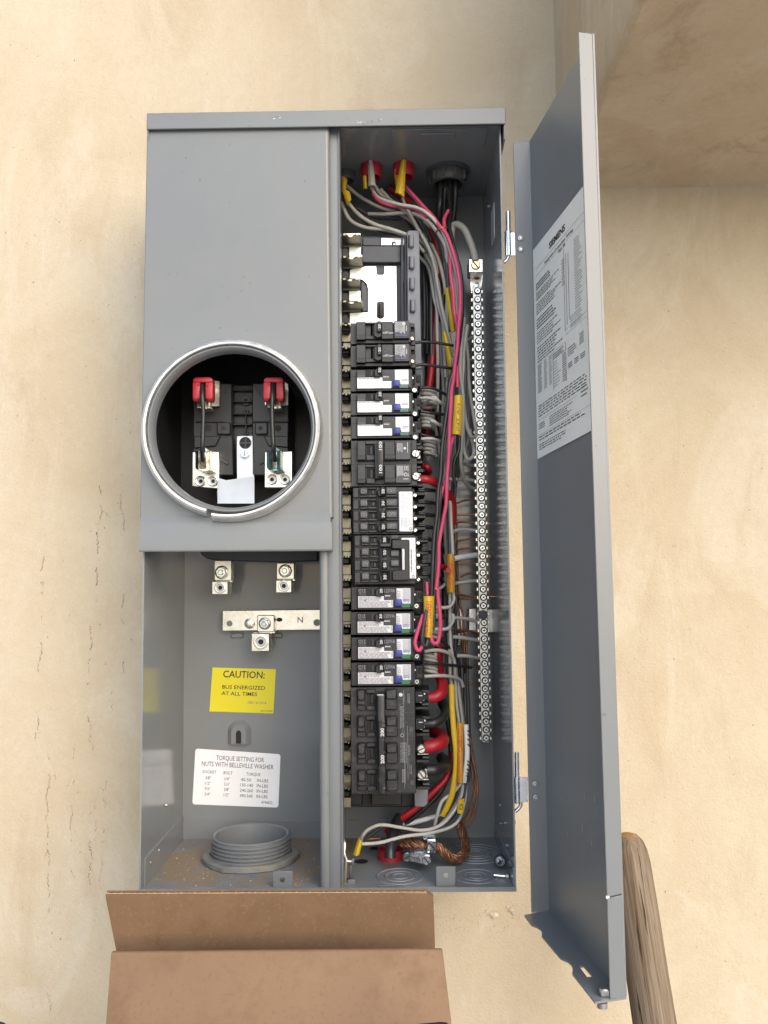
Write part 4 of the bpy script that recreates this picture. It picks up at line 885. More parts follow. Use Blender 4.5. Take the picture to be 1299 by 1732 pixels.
def two_pole():
    k = BK(empty('circuit_breaker', (0, 0, 0)))
    k.new().r(0, 0, 915, 645, .006, DB, 'blk2').flat(2, 110, 90, 113, .0057, 'hole_shade').flat(2, 333, 905, 338, .0057, 'hole_shade').flat(2, 428, 90, 431, .0057, 'hole_shade')
    for y in (0, 325):
        k.r(90, 20 + y, 205, 290 + y, -.001, .02, 'blk2', .0006).r(90, 225 + y, 205, 285 + y, -.002, .01, 'blk', .0004).r(220, 85 + y, 335, 215 + y, .0045, .02, 'hole_shade').r(265, 90 + y, 305, 210 + y, .003, .02, 'blk2', .0004).r(215, 215 + y, 330, 285 + y, .0005, .02, 'blk2', .0004).r(465, 28 + y, 610, 290 + y, -.001, .02, 'blk2', .0006).r(465, 215 + y, 620, 278 + y, -.002, .01, 'blk', .0004).r(205, 20 + y, 465, 60 + y, .001, .02, 'blk2').r(90, 283 + y, 820, 296 + y, .003, .02, 'blk')
        k.t('ON', 118, 130 + y, 55, 50, -.0013, 'blk3').dash(485, 60 + y, 590, 130 + y, 2, -.0013, 'blk3', 3).dash(140, 560, 170, 570, 1, -.0023, 'blk3', 4)
        k.r(925, 70 + y, 1010, 115 + y, .014, DB, 'blk').r(915, 285 + y, 1000, 320 + y, .012, DB, 'blk').r(915, 30 + y, 975, 60 + y, .014, DB, 'blk3').r(840, 10 + y, 915, 310 + y, .005, .02, 'blk2')
    k.done('case')
    k.new().poly([(325, 70), (375, 45), (455, 38), (455, 545), (330, 560)], -.004, .01, 'blk', .0008).r(370, 50, 452, 535, -.0105, 0, 'blk', .001, 2).r(372, 60, 386, 530, -.0112, -.009, 'blk2', .0003)
    for y in (170, 488): k.t('100', 434, y, 42, 118, -.0109, 'print', True, .02)
    k.done('toggle')
    for y in (0, 325):
        k.new().r(620, 25 + y, 825, 285 + y, -.0016, .02, 'blk3', .0004)
        if y == 0: k.dash(640, 60, 720, 195, 5, -.0019, 'print', 21, True, .7, .4).disc(748, 130, 18, -.0019, 'print').dash(775, 50, 800, 195, 1, -.0019, 'print', 22, True, .9, .35)
        else: k.dash(635, 375, 725, 525, 8, -.0019, 'print', 23, True, .85, .5).dash(735, 375, 800, 450, 3, -.0019, 'print', 24, True).ring(755, 495, 25, 15, -.0019, 'print').t('UL', 770, 520, 38, 45, -.0019, 'print').flat(720, 553, 795, 562, -.0019, 'print')
        k.done('rating_plate')
    for y, a in ((200, 1.35), (515, -.55)): k.new().r(905, y - 50, 968, y + 66, .006, .02, 'tin', .0006).ring(900, y, 62, 52, .0035, 'hole_shade').scr(900, y, 54, .0005, 'tin', 'flat', a).done('terminal_screw')  # flat dark ring is a painted shadow round each screw head
    return k.root
def quad_breaker(nums, big):
    k = BK(empty('circuit_breaker', (0, 0, 0))); W2 = 860 if big else 840; rows = 4; H = 675 if big else 650; ph = H / 4
    k.new().r(0, 0, W2 - 20, H, .006, DB, 'blk2' if not big else 'blk')
    for i in range(4):
        y = i * ph
        k.r(4, y + 4, 84, y + ph - 22, .0035, .02, 'blk2', .0005).r(100, y + 4, 208, y + 108, -.0005, .02, 'blk3' if i or big else 'blk2', .0008).r(100, y + 112, 208, y + 142, .001, .02, 'blk', .0004)
        k.r(225, y + 35, 335, y + 110, .003, .02, 'hole_shade').r(268, y + 45, 302, y + 105, .0015, .02, 'blk2', .0004).r(215, y + 112, 335, y + 140, .0005, .02, 'blk2', .0004).r(215, y + 6, 335, y + 26, .0005, .02, 'blk2', .0004)
        k.t('ON', 118, y + 82, 75, 50, -.0008, 'inkgrey').flat(0, y + ph - 5, W2 - 180, y + ph - 1, .0032, 'hole_shade')
        if not big: k.r(460, y + 4, 618, y + 105, -.0005, .02, 'blk3', .0008).r(460, y + 108, 618, y + 140, .001, .02, 'blk', .0004).t('OFF', 480, y + 78, 110, 50, -.0008, 'inkgrey')
        k.r(W2 - 20, y + 15, W2 + 20, y + ph - 15, .012, DB, 'blk').r(W2 + 20, y + 60, W2 + 170, y + 100, .016, DB, 'blk').r(W2 + 75, y + 5, W2 + 165, y + 25, .013, .03, 'blk3', .0004).r(W2 + 75, y + 32, W2 + 165, y + 50, .013, .03, 'blk3', .0004)
    if big:
        for y in (205, 340): k.r(500, y, 622, y + 95, -.0005, .02, 'blk3', .0008).t('OFF', 515, y + 70, 90, 45, -.0008, 'inkgrey')
        k.r(465, 5, 620, 60, -.0005, .02, 'blk3', .0006)
    k.done('case')
    for i in range(4):
        if 1 <= i <= 2:
            if i == 2: continue
            k.new().r(355, ph * 1 + 10, 452, ph * 3 - 25, -.0045, .01, 'blk', .001, 2)
            for j in (1, 2): k.r(385, ph * j + 12, 450, ph * (j + 1) - 30, -.009, 0, 'blk', .001).t(nums[j], 442, ph * j + 108, 38, 60, -.0094, 'print', True, .02)
        else:
            k.new().poly([(345, i * ph + 60), (385, i * ph + 15), (450, i * ph + 8), (450, i * ph + 130), (375, i * ph + 145), (345, i * ph + 120)], -.0045, .01, 'blk', .0008).r(385, i * ph + 10, 450, i * ph + 125, -.009, 0, 'blk', .001).t(nums[i], 442, i * ph + 105, 38, 60, -.0094, 'print', True, .02)
        k.done('toggle')
    if big:
        k.new().poly([(520, 65), (760, 78), (760, 625), (520, 625), (520, 492), (645, 482), (645, 195), (520, 195)], -.0055, .006, 'blk', .0008).r(360, 120, 512, 170, -.010, .002, 'blk2', .0008).r(490, 10, 515, 170, -.010, .002, 'blk', .0006).r(360, 480, 512, 500, -.010, .002, 'blk', .0006).r(490, 480, 515, 625, -.010, .002, 'blk', .0006).done('handle_tie')
        k.new().r(655, 190, 697, 488, -.0062, .0, 'white2', .0015, 2).poly([(650, 45), (845, 45), (850, 605), (750, 605), (757, 75), (650, 75)], -.0012, .004, 'white', .0006).dash(775, 200, 800, 580, 1, -.0016, 'inkgrey', 5, True, .5, .5)
        for y in (85, 220, 405, 530): k.disc(812, y, 6, -.0017, 'inkgrey')
        k.ring(808, 575, 20, 12, -.0016, 'inkgrey').done('rating_label')
    else:
        k.new().r(637, 68, 830, 625, -.0012, .004, 'white', .0015, 3).dash(665, 90, 790, 420, 9, -.0016, 'inkgrey', 6, True, .6, .22).dash(665, 430, 790, 590, 7, -.0016, 'inkgrey', 9, True, .6, .25)
        for y in (100, 225, 400, 525): k.disc(802, y, 6, -.0017, 'inkgrey')
        k.ring(795, 585, 20, 12, -.0016, 'inkgrey').done('rating_label')
    for i in range(4): k.new().scr(W2 + 25, i * ph + 110, 26, .0095, 'zinc', 'flat', 1.2 + .4 * i).done('terminal_screw')
    return k.root
def main_breaker():
    k = BK(empty('main_breaker', (0, 0, 0))); ph = 358
    k.new().r(0, 0, 880, 1420, .006, DB, 'blkdust', .0006).flat(5, 10, 880, 14, .0057, 'blk3')
    for i in range(4):
        y = i * ph
        k.r(92, 20 + y, 205, 235 + y, .001, .02, 'blkdust', .001).r(100, 22 + y, 198, 168 + y, -.002, .02, 'blkdust', .0012).r(92, 235 + y, 205, 305 + y, .003, .02, 'blk', .0006).r(225, 90 + y, 345, 225 + y, .0045, .02, 'hole_shade').r(275, 95 + y, 310, 220 + y, .003, .02, 'blk').r(222, 240 + y, 345, 305 + y, .002, .02, 'blkdust', .0008).r(215, 20 + y, 345, 80 + y, .002, .02, 'blkdust', .0008)
        k.r(478, 22 + y, 640, 300 + y, .001, .02, 'blkdust', .001).r(485, 24 + y, 632, 155 + y, -.002, .02, 'blkdust', .0012).r(478, 232 + y, 640, 240 + y, .0, .003, 'blk3', .0003)
        k.t('ON', 120, 130 + y, 60, 55, -.0023, 'blk3').t('OFF', 500, 130 + y, 110, 55, -.0023, 'blk3').flat(5, ph * i + 345, 860, ph * i + 348, .0057, 'blk3')
        k.r(880, 60 + y, 1090, 100 + y, .016, DB, 'blk') if i < 2 else None
        k.r(890, 300 + y - 20, 1075, 320 + y, .012, DB, 'blkdust', .0006).r(975, 235 + y, 1070, 265 + y, .012, .04, 'blk3', .0005)
        if i < 2: k.r(885, 65 + y, 985, 215 + y, .004, .02, 'blkdust', .0006).r(900, 80 + y, 1000, 200 + y, .0035, .02, 'hole_shade', .0004).disc(1010, 95 + y, 12, .005, 'zinc').poly([(940, 215 + y), (1005, 165 + y), (1010, 185 + y), (960, 220 + y)], .004, .006, 'steel').dash(925, 100 + y, 990, 130 + y, 1, .003, 'print', 3)
    k.t('HACR', 740, 220, 34, 130, .0055, 'inkgrey', True, .0)
    k.done('case')
    k.new().poly([(345, 200), (365, 60), (470, 55), (480, 1380), (375, 1395)], -.004, .01, 'blkdust', .0015).r(372, 60, 470, 1385, -.0115, 0, 'blkdust', .002, 2).r(378, 420, 468, 1005, -.0125, -.009, 'blk', .0012)
    for y in (620, 975): k.t('200', 456, y, 46, 112, -.0129, 'print', True, .03)
    for y, l_ in ((415, 20), (455, 40), (660, 14), (820, 12), (1280, 26)): k.flat(435, y, 470, y + l_, -.0127, 'blk3')
    k.flat(370, 68, 455, 80, -.0119, 'print').done('toggle')
    k.new().flat(722, 40, 727, 1365, .0052, 'inkgrey').flat(770, 520, 776, 1240, .0052, 'inkgrey').flat(735, 1020, 740, 1300, .0052, 'inkgrey').disc(685, 105, 26, .0052, 'print').dash(670, 260, 720, 560, 4, .0052, 'inkgrey', 6, True, .95, .6).ring(700, 650, 28, 14, .0052, 'inkgrey').flat(697, 570, 703, 622, .0052, 'inkgrey').dash(670, 745, 760, 1020, 5, .0052, 'inkgrey', 7, True, .95, .55).dash(690, 1100, 740, 1310, 3, .0052, 'inkgrey', 8, True, .8, .6).dash(775, 90, 810, 225, 2, .0052, 'inkgrey', 9, True, .9, .6).dash(775, 780, 810, 940, 2, .0052, 'inkgrey', 10, True).dash(790, 1040, 830, 1180, 2, .0052, 'inkgrey', 11, True).flat(800, 540, 845, 600, .0052, 'blk3').flat(805, 1250, 855, 1310, .0052, 'blk3').done('printed_text')
    for i, a in ((2, .45), (3, -.9)):
        y = 830 + (i - 2) * 340; k.new().r(985, y - 62, 1052, y + 62, .010, .03, 'tin', .0008).r(900, y + 75, 1060, y + 100, .011, .03, 'tin', .0006).scr(955, y, 58, .002, 'tin', 'flat', a).ring(955, y, 70, 58, .0045, 'hole_shade').done('terminal_screw')  # dark ring drawn in place of the screw head's shadow
    return k.root
def put(src, px, py, label, cat='circuit breaker', group=None, first=False, name=None):
    o = src if first else copy_tree(src, (0, 0, 0)); o.location = at(px, py, YF); return tag(o, label, cat, group)
G1, G2, G3 = 'plain single breakers', 'single breakers with blank white labels', 'single breakers with printed labels'
s1 = single_breaker(); put(s1, 592.2, 543.9, 'black 20 amp single breaker directly under the bright bare bus plate', group=G1, first=True)
put(s1, 592.4, 582.6, 'black 20 amp single breaker above the three white-labelled ones', group=G1)
s2 = afci_breaker(False)
for i, (px, py, lab) in enumerate(((592.4, 623.8, 'white-labelled breaker with blue button, topmost of the upper three'), (592.8, 664.0, 'white-labelled breaker with blue button, middle one of the upper three'), (593.2, 703.6, 'white-labelled breaker with blue button directly above the double 100 amp breaker'))):
    put(s2, px, py, lab, group=G2, first=i == 0)
put(two_pole(), 593.2, 743.8, 'double 100 amp breaker with one long black handle and two bright lug screws', first=True)
put(quad_breaker(('20', '30', '30', '20'), False), 596.2, 823.9, 'quad breaker marked 20 30 30 20 with a tall white label', first=True)
put(quad_breaker(('30', '50', '50', '30'), True), 598.6, 905.2, 'quad breaker marked 30 50 50 30 with black handle tie and bent white label', first=True)
s3 = afci_breaker(True)
for i, (px, py, lab) in enumerate(((593.8, 993.0, 'densely printed breaker with blue button directly under the quad breakers'), (593.0, 1035.6, 'second densely printed breaker with blue button under the quad breakers'), (593.8, 1078.6, 'third densely printed breaker with blue button, beside the hanging pink wire loop'), (593.6, 1121.6, 'densely printed breaker with blue button directly above the big main breaker'))):
    put(s3, px, py, lab, group=G3, first=i == 0)
put(main_breaker(), 592.2, 1163.7, 'big dusty black 200 amp main breaker with four linked poles', 'main breaker', first=True)
# ================================================================== WIRES AND LOOSE ITEMS
WP = {'w': ('wht', 3.3), 'g': ('wht2', 3.2), 'W': ('whtb', 4.4), 'p': ('pink', 3.3), 'b': ('blkw', 3.2), 'k': ('gryw', 3.2), 'c': ('copper', 1.7), 'o': ('copper_old', 1.7), 'R': ('red', 8.5), 'B': ('blkw', 8.5)}
def wire(kind, T, pts, label, group=None, cat='wire', r=None, name=None, n=8):
    m, rp = WP[kind]; rp = r or rp; P = [at(*T(x, y), Y) for x, y, Y in pts]
    if rp < 4.2:                                              # hand-bent wire is never perfectly smooth
        rgw = random.Random(label); Q = [P[0]]
        for a_, b_ in zip(P, P[1:]):
            if (b_ - a_).length > .03: Q.append(a_.lerp(b_, rgw.uniform(.4, .6)))
            Q.append(b_)
        if len(P) > 2: Q = [P[0]] + [q_ + Vector((rgw.gauss(0, .0004), rgw.gauss(0, .0008), rgw.gauss(0, .0003))) if q_ not in P else q_ + Vector((rgw.gauss(0, .0003), 0, 0)) for q_ in Q[1:-1]] + [P[-1]]
        P = Q if len(P) == 2 or len(P) > 3 else P
    Ym = sum(p[2] for p in pts) / len(pts)
    mb = MB(); mb.tube(P, rp * pm(Ym), m, n, 6)
    return tag(mb.build(name or {'c': 'ground_wire', 'o': 'ground_wire', 'R': 'feeder_cable', 'B': 'feeder_cable'}.get(kind, 'wire'), ang=60), label, cat, group)
# ---- top fan-out
GW = 'white wires fanning out at the top'
wire('w', C1, [(70, 660, .10), (130, 780, .095), (240, 832, .09), (400, 850, .085), (540, 905, .095), (620, 980, .10)], 'pale wire sagging lowest across the top left corner', GW)
wire('w', C1, [(120, 665, .095), (200, 750, .09), (300, 810, .085), (430, 850, .08), (545, 895, .085), (640, 1000, .09)], 'pale wire from the short yellow tape, dipping towards the hook rail', GW)
wire('g', C1, [(100, 540, .10), (200, 620, .10), (330, 692, .10), (450, 730, .10), (560, 800, .10), (690, 960, .10)], 'dull pale wire leaving the folded yellow tape at the left edge', GW)
wire('w', C1, [(275, 560, .085), (330, 628, .075), (450, 670, .065), (600, 700, .058), (700, 770, .052), (770, 870, .05), (830, 1030, .05), (868, 1180, .05), (875, 1300, .055), (880, 1543, .06)], 'bright pale wire curving over the whole bundle from the white tape', GW, r=3.0)
wire('w', C1, [(255, 738, .10), (380, 740, .095), (520, 730, .09), (630, 765, .085), (720, 850, .08), (780, 960, .08), (800, 1150, .08), (815, 1300, .08)], 'pale wire running level below the red bushings before bending down', GW)
wire('g', C1, [(490, 630, .085), (515, 690, .085), (590, 830, .08), (670, 970, .08), (715, 1100, .08), (745, 1300, .08), (800, 1543, .075), (840, 1720, .075)], 'pale wire hanging from the yellow tape of the second red bushing', GW)
wire('g', C1, [(300, 545, .09), (350, 610, .09), (430, 660, .088), (540, 750, .088), (610, 880, .085), (700, 1030, .085), (730, 1150, .085)], 'pale wire crossing under the bright curved wire beside the rail top', GW)
wire('g', C1, [(515, 570, .08), (620, 680, .07), (690, 760, .065), (765, 850, .06)], 'short pale wire beside the pink one below the second red bushing', GW)
wire('g', C1, [(340, 570, .09), (420, 650, .085), (520, 690, .08)], 'short dim pale wire between the two red bushings', GW)
for k, (pts, lab) in enumerate((([(605, 915, .10), (670, 1000, .095), (705, 1130, .09), (735, 1350, .085), (790, 1560, .08), (835, 1700, .08)], 'pale wire emerging behind the top of the hook rail'), ([(605, 1030, .10), (670, 1110, .10), (695, 1230, .095), (725, 1400, .09), (730, 1560, .09), (735, 1900, .09), (730, 2100, .09)], 'pale wire emerging behind the second hook of the rail'), ([(640, 1000, .095), (690, 1090, .09), (740, 1220, .088), (760, 1420, .085), (775, 1650, .085), (785, 1860, .085)], 'pale wire between the rail and the long pink wires'), ([(690, 950, .09), (740, 1060, .085), (770, 1180, .08), (790, 1290, .08)], 'short pale wire above the upper yellow tape in the bundle'), ([(640, 790, .095), (730, 880, .09), (770, 1000, .085), (800, 1180, .08)], 'thin pale wire hugging the bundle under the cable tie'))):
    wire('g', C1, pts, lab, 'pale wires in the upper bundle')
GD = 'black wires in the upper bundle'
for k, (pts, lab) in enumerate((([(180, 700, .11), (300, 760, .11), (450, 770, .105), (600, 760, .10), (690, 830, .095), (760, 960, .09), (795, 1250, .08)], 'black wire running under the level pale wire at the top'), ([(210, 770, .115), (330, 850, .115), (480, 880, .11), (620, 930, .11), (690, 1100, .105), (700, 1300, .10)], 'black wire lowest in the tangle left of the hook rail'), ([(450, 650, .10), (560, 700, .095), (660, 760, .09), (730, 880, .085), (790, 1080, .08), (810, 1300, .075), (820, 1543, .07)], 'black wire shadowing the bright curved pale wire'), ([(380, 600, .105), (470, 660, .10), (580, 760, .10), (660, 900, .10), (690, 1090, .1), (690, 1500, .1), (690, 1900, .1)], 'black wire dropping straight down beside the hook rail'), ([(560, 660, .10), (650, 760, .095), (720, 900, .09), (770, 1040, .085), (800, 1280, .08)], 'black wire squeezed between pale wires above the yellow tape'), ([(320, 680, .12), (470, 740, .12), (560, 830, .12), (610, 950, .12), (640, 1200, .12), (640, 1600, .12)], 'black wire farthest back behind the hook rail'), ([(620, 1000, .125), (650, 1150, .125), (665, 1350, .125), (660, 1700, .125)], 'black wire flat on the back wall right of the rail'))):
    wire('k', C1, pts, lab, GD, r=3.4)
GP = 'pink wires'
wire('p', C1, [(290, 600, .08), (330, 650, .075), (410, 680, .07), (560, 700, .065), (660, 760, .06)], 'short dull pink wire lying under the bright pale wire at the top', GP)
wire('p', C1, [(505, 545, .08), (560, 605, .07), (640, 690, .062), (740, 815, .05), (800, 890, .046), (850, 1050, .044), (880, 1200, .042), (888, 1350, .042), (876, 1543, .042), (855, 1750, .042), (830, 1950, .042), (812, 2200, .040), (797, 2550, .038), (790, 2720, .036), (770, 2830, .036), (745, 3000, .034), (722, 3320, .032)], 'longest pink wire from the second red bushing down to the yellow flag', GP)
wire('p', C1, [(805, 715, .075), (785, 760, .07), (775, 800, .06), (790, 880, .055), (815, 1000, .052), (818, 1150, .052), (840, 1290, .05), (862, 1543, .05), (866, 1750, .05), (868, 1930, .048)], 'pink wire starting at the black conduit and entering the yellow flag top', GP)
wire('p', C2, [(842, 830, .046), (815, 960, .044), (795, 1130, .042), (760, 1230, .042), (742, 1320, .044), (735, 1500, .046), (705, 1750, .05), (680, 1980, .045), (665, 2150, .036)], 'pink wire below the middle yellow flag, crossing to the left', GP)
wire('p', CG, [(430, 90, .034), (415, -200, .036)], 'stub of pink wire entering the big yellow flag from above', GP, r=2.6)
wire('p', CG, [(660, -30, .033), (665, 120, .030), (690, 450, .028), (705, 800, .028), (690, 1000, .028), (640, 1120, .028), (575, 1150, .028), (530, 1090, .030), (520, 1000, .032)], 'pink wire looping round under the right side of the big yellow flag', 'pink wire loops', r=3.4)
wire('p', CG, [(330, 520, .034), (270, 680, .030), (210, 900, .028), (165, 1100, .027), (180, 1240, .027), (230, 1300, .027), (290, 1250, .029), (315, 1190, .032)], 'pink wire hooked left of the big yellow flag over a breaker screw', 'pink wire loops', r=3.3)
GB = 'black wires beside the pink ones'
wire('b', C1, [(800, 560, .09), (815, 700, .085), (812, 830, .07), (850, 980, .06), (885, 1120, .055), (900, 1250, .05), (900, 1420, .048), (880, 1543, .046), (860, 1750, .045), (815, 1900, .044), (790, 2120, .042), (760, 2370, .04), (735, 2650, .038), (712, 2950, .036), (690, 3360, .034)], 'long black wire running left of the pink ones down to the big yellow flag', GB, r=3.6)
wire('k', C2, [(905, 0, .05), (885, 180, .05), (850, 330, .048), (830, 520, .046), (800, 760, .044), (770, 980, .042), (745, 1280, .04), (730, 1600, .038), (715, 1900, .036), (703, 2160, .034)], 'dark grey wire running just right of the long black wire', GB, r=3.0)
wire('b', C2, [(880, 840, .06), (875, 940, .058), (850, 1010, .058), (842, 1100, .06), (858, 1200, .062)], 'short black wire curling out under the middle yellow flag', GB, r=3.0)
wire('k', CG, [(412, 410, .0285), (375, 650, .027), (330, 850, .027), (310, 1020, .027), (340, 1170, .029), (400, 1190, .031), (430, 1060, .032)], 'dark wire folded back over the front of the big yellow flag', GB, r=3.1)
# ---- heavy feeders
GF = 'heavy red cables'
wire('R', C1, [(400, 560, .13), (520, 640, .13), (640, 760, .125), (720, 930, .12), (728, 1150, .115), (718, 1400, .11), (708, 1560, .105), (690, 1800, .10), (672, 1950, .10), (662, 2100, .105), (655, 2350, .11)], 'long heavy red cable running down beside the hook rail', GF, r=6.3, n=14)
wire('R', C2, [(615, 1138, .050), (660, 1142, .050), (720, 1165, .056), (780, 1215, .07), (830, 1290, .09), (830, 1450, .10)], 'heavy red cable entering the lower lug of the double breaker', GF, r=7.0, n=14)
wire('R', C2, [(640, 1050, .075), (665, 1060, .072), (672, 1090, .08), (640, 1110, .1)], 'stub of red cable behind the double breaker lugs', GF, r=5, n=12)
wire('R', C3, [(740, 640, .085), (790, 650, .08), (800, 665, .072), (806, 668, .066)], 'cut red cable end beside the orange flag', GF, r=4.6, n=14)
wire('R', C4, [(672, 408, .052), (720, 400, .052), (758, 370, .056), (765, 310, .07), (745, 250, .085), (730, 160, .10), (745, 60, .11)], 'heavy red cable bending into the top lug of the main breaker', GF, r=9.0, n=16)
wire('R', C4, [(648, 748, .046), (700, 738, .046), (755, 715, .052), (768, 690, .07), (740, 655, .09), (700, 640, .11)], 'heavy red cable entering the third lug of the main breaker', GF, r=10.5, n=16)
wire('R', C4, [(835, 780, .10), (826, 870, .095), (790, 960, .09), (710, 1045, .088), (600, 1150, .088), (500, 1225, .09), (420, 1280, .095), (385, 1330, .10)], 'glossy heavy red cable sloping down to the bottom red bushing', GF, r=5.6, n=14)
GF = 'heavy black cables'
wire('B', C4, [(640, 588, .052), (710, 580, .052), (770, 540, .06), (785, 480, .075), (755, 420, .09), (720, 380, .1)], 'heavy black cable curving into the second lug of the main breaker', GF, r=7.5, n=14)
wire('B', C4, [(655, 905, .048), (720, 900, .050), (770, 885, .062), (785, 850, .08), (760, 820, .1)], 'heavy black cable entering the lowest lug of the main breaker', GF, r=9.5, n=14)
wire('B', C4, [(745, 440, .105), (800, 560, .105), (822, 740, .105), (812, 900, .10), (750, 1050, .098), (640, 1165, .098), (530, 1260, .10), (450, 1320, .10)], 'heavy black cable running beside the sloping red one', GF, r=4.4, n=12)
for k, (x, lab) in enumerate(((755, 'leftmost black cable dropping from the conduit fitting'), (785, 'second black cable dropping from the conduit fitting'), (815, 'third black cable dropping from the conduit fitting'), (850, 'rightmost black cable dropping from the conduit fitting'))):
    wire('B', C1, [(x, 440, .10 + .004 * (k % 2)), (x - 3 + 2 * k, 560, .10), (x - 12 + 3 * k, 700, .10 + .006 * (k % 2)), (x - 30 + 2 * k, 850, .115), (x - 60, 1050, .13), (x - 80 - 3 * k, 1400, .13), (x - 90 - 8 * k, 1900, .13), (x - 80 - 12 * k, 2300, .13)], lab, GF, r=5.0, n=10)
wire('W', C1, [(832, 960, .11), (826, 880, .108), (838, 822, .105), (870, 812, .102), (915, 845, .10), (955, 930, .10), (978, 1000, .10), (992, 1060, .10)], 'thick off-white cable arching into the lug on top of the terminal bar', None, r=6.0, n=14).data.materials[0] = M['wht']
# ---- whites right of the flags
GR = 'white wires right of the yellow flags'
wire('g', C2, [(912, 30, .06), (893, 250, .06), (890, 400, .06), (905, 560, .062), (908, 700, .062), (898, 860, .065), (888, 980, .07), (895, 1080, .08), (920, 1160, .095), (955, 1195, .11), (995, 1205, .124)], 'pale wire running down past the middle yellow flag into the terminal bar', GR, r=3.2)
wire('g', C2, [(935, 80, .07), (910, 250, .07), (903, 450, .07), (910, 640, .07), (930, 760, .072), (955, 835, .075), (978, 852, .08), (995, 830, .085), (992, 760, .09), (965, 620, .095), (948, 480, .095), (938, 330, .09), (928, 200, .085)], 'pale wire forming the narrow loop touching the terminal bar', GR, r=3.3)
wire('g', C2, [(905, 700, .075), (908, 820, .075), (912, 930, .078), (928, 990, .08), (950, 1003, .082), (975, 980, .085), (978, 920, .09), (962, 850, .095), (955, 800, .10)], 'pale wire forming the lower U shaped loop by the terminal bar', GR, r=3.3)
wire('g', C2, [(925, 190, .085), (940, 178, .095), (970, 165, .12), (995, 160, .125)], 'short pale wire into the upper part of the terminal bar', GR, r=2.6)
wire('g', C2, [(925, 330, .09), (950, 322, .11), (985, 318, .125)], 'short pale wire just below the upper one into the terminal bar', GR, r=2.4)
for (kind, T, pts, lab) in (('g', C2, [(890, 1020, .10), (930, 1038, .11), (995, 1045, .125)], 'pale wire into the terminal bar level with the double breaker'), ('w', C2, [(800, 1138, .09), (880, 1138, .10), (995, 1150, .125)], 'pale wire into the terminal bar under the U shaped loop'), ('g', C2, [(925, 925, .11), (958, 918, .12)], 'short pale wire stub inside the U shaped loop'),
    ('w', C3, [(838, 402, .10), (890, 390, .11), (940, 390, .12), (1010, 396, .126)], 'pale wire into the terminal bar level with the tall white label'), ('w', C3, [(858, 757, .10), (920, 748, .11), (1010, 738, .126)], 'pale wire into the terminal bar beside the orange flag bottom'), ('w', C3, [(845, 993, .09), (910, 998, .10), (960, 1008, .11), (1020, 1026, .126)], 'pale wire crossing the bright bracket into the terminal bar'), ('w', C3, [(842, 1125, .09), (910, 1133, .10), (1025, 1152, .126)], 'pale wire just under the bracket into the terminal bar'), ('w', C3, [(872, 1255, .09), (940, 1258, .10), (980, 1268, .11), (1030, 1270, .126)], 'lowest pale wire into the terminal bar')):
    wire(kind, T, pts, lab, 'white wires into the terminal bar', r=3.0)
wire('W', C3, [(842, 590, .085), (880, 580, .09), (940, 572, .10), (995, 564, .112)], 'thick bright white cable into the terminal bar beside the orange flag', None, r=4.6, n=12)
wire('c', C3, [(990, 565, .116), (1040, 565, .124), (1085, 568, .124), (1092, 580, .124)], 'stranded copper end poking out right of the terminal bar', None, r=2.6)
# ---- bare grounds
GC = 'bare copper wires into the terminal bar'
for kind, T, pts, lab in (('c', C2, [(890, 1102, .12), (930, 1100, .12), (1000, 1098, .126)], 'copper wire into the bar just above the double breaker lower screw'),
    ('o', C3, [(840, 220, .12), (880, 200, .12), (930, 188, .122), (1005, 172, .126)], 'dark copper wire into the bar, first below the pale ones'), ('c', C3, [(855, 285, .12), (920, 288, .122), (1005, 284, .126)], 'copper wire into the bar level with the first 30 of the upper quad'), ('c', C3, [(845, 347, .115), (900, 336, .12), (1010, 345, .126), (1090, 348, .126)], 'copper wire through the bar level with the tall label middle'),
    ('c', C3, [(870, 468, .115), (930, 456, .12), (1015, 456, .126)], 'copper wire into the bar just above the lower quad breaker'), ('c', C3, [(858, 528, .115), (920, 518, .12), (1015, 510, .126)], 'copper wire into the bar right above the thick white cable'), ('c', C3, [(870, 620, .12), (940, 620, .122), (1020, 625, .126)], 'copper wire into the bar right below the thick white cable'), ('o', C3, [(890, 715, .12), (940, 692, .122), (1020, 684, .126)], 'dark copper wire into the bar beside the orange flag'),
    ('c', C3, [(855, 826, .10), (900, 840, .11), (960, 848, .12), (1060, 848, .127), (1150, 850, .127)], 'bright copper wire passing right through the bar to the side wall'), ('c', C3, [(880, 864, .115), (950, 865, .12), (1020, 866, .126), (1075, 870, .126)], 'bright copper wire just under the one passing through the bar'), ('c', C3, [(832, 1072, .10), (900, 1080, .11), (960, 1085, .12), (1030, 1092, .126)], 'copper wire crossing the bracket bottom into the bar'),
    ('o', C4, [(890, 195, .12), (950, 194, .12), (1030, 193, .126)], 'dark copper wire into the bar beside the lowest printed breaker'), ('o', C4, [(905, 312, .12), (960, 312, .12), (1030, 313, .126)], 'lowest dark copper wire into the bar')):
    wire(kind, T, pts, lab, GC, r=1.8)
GV = 'dark copper wires running down the gutter'
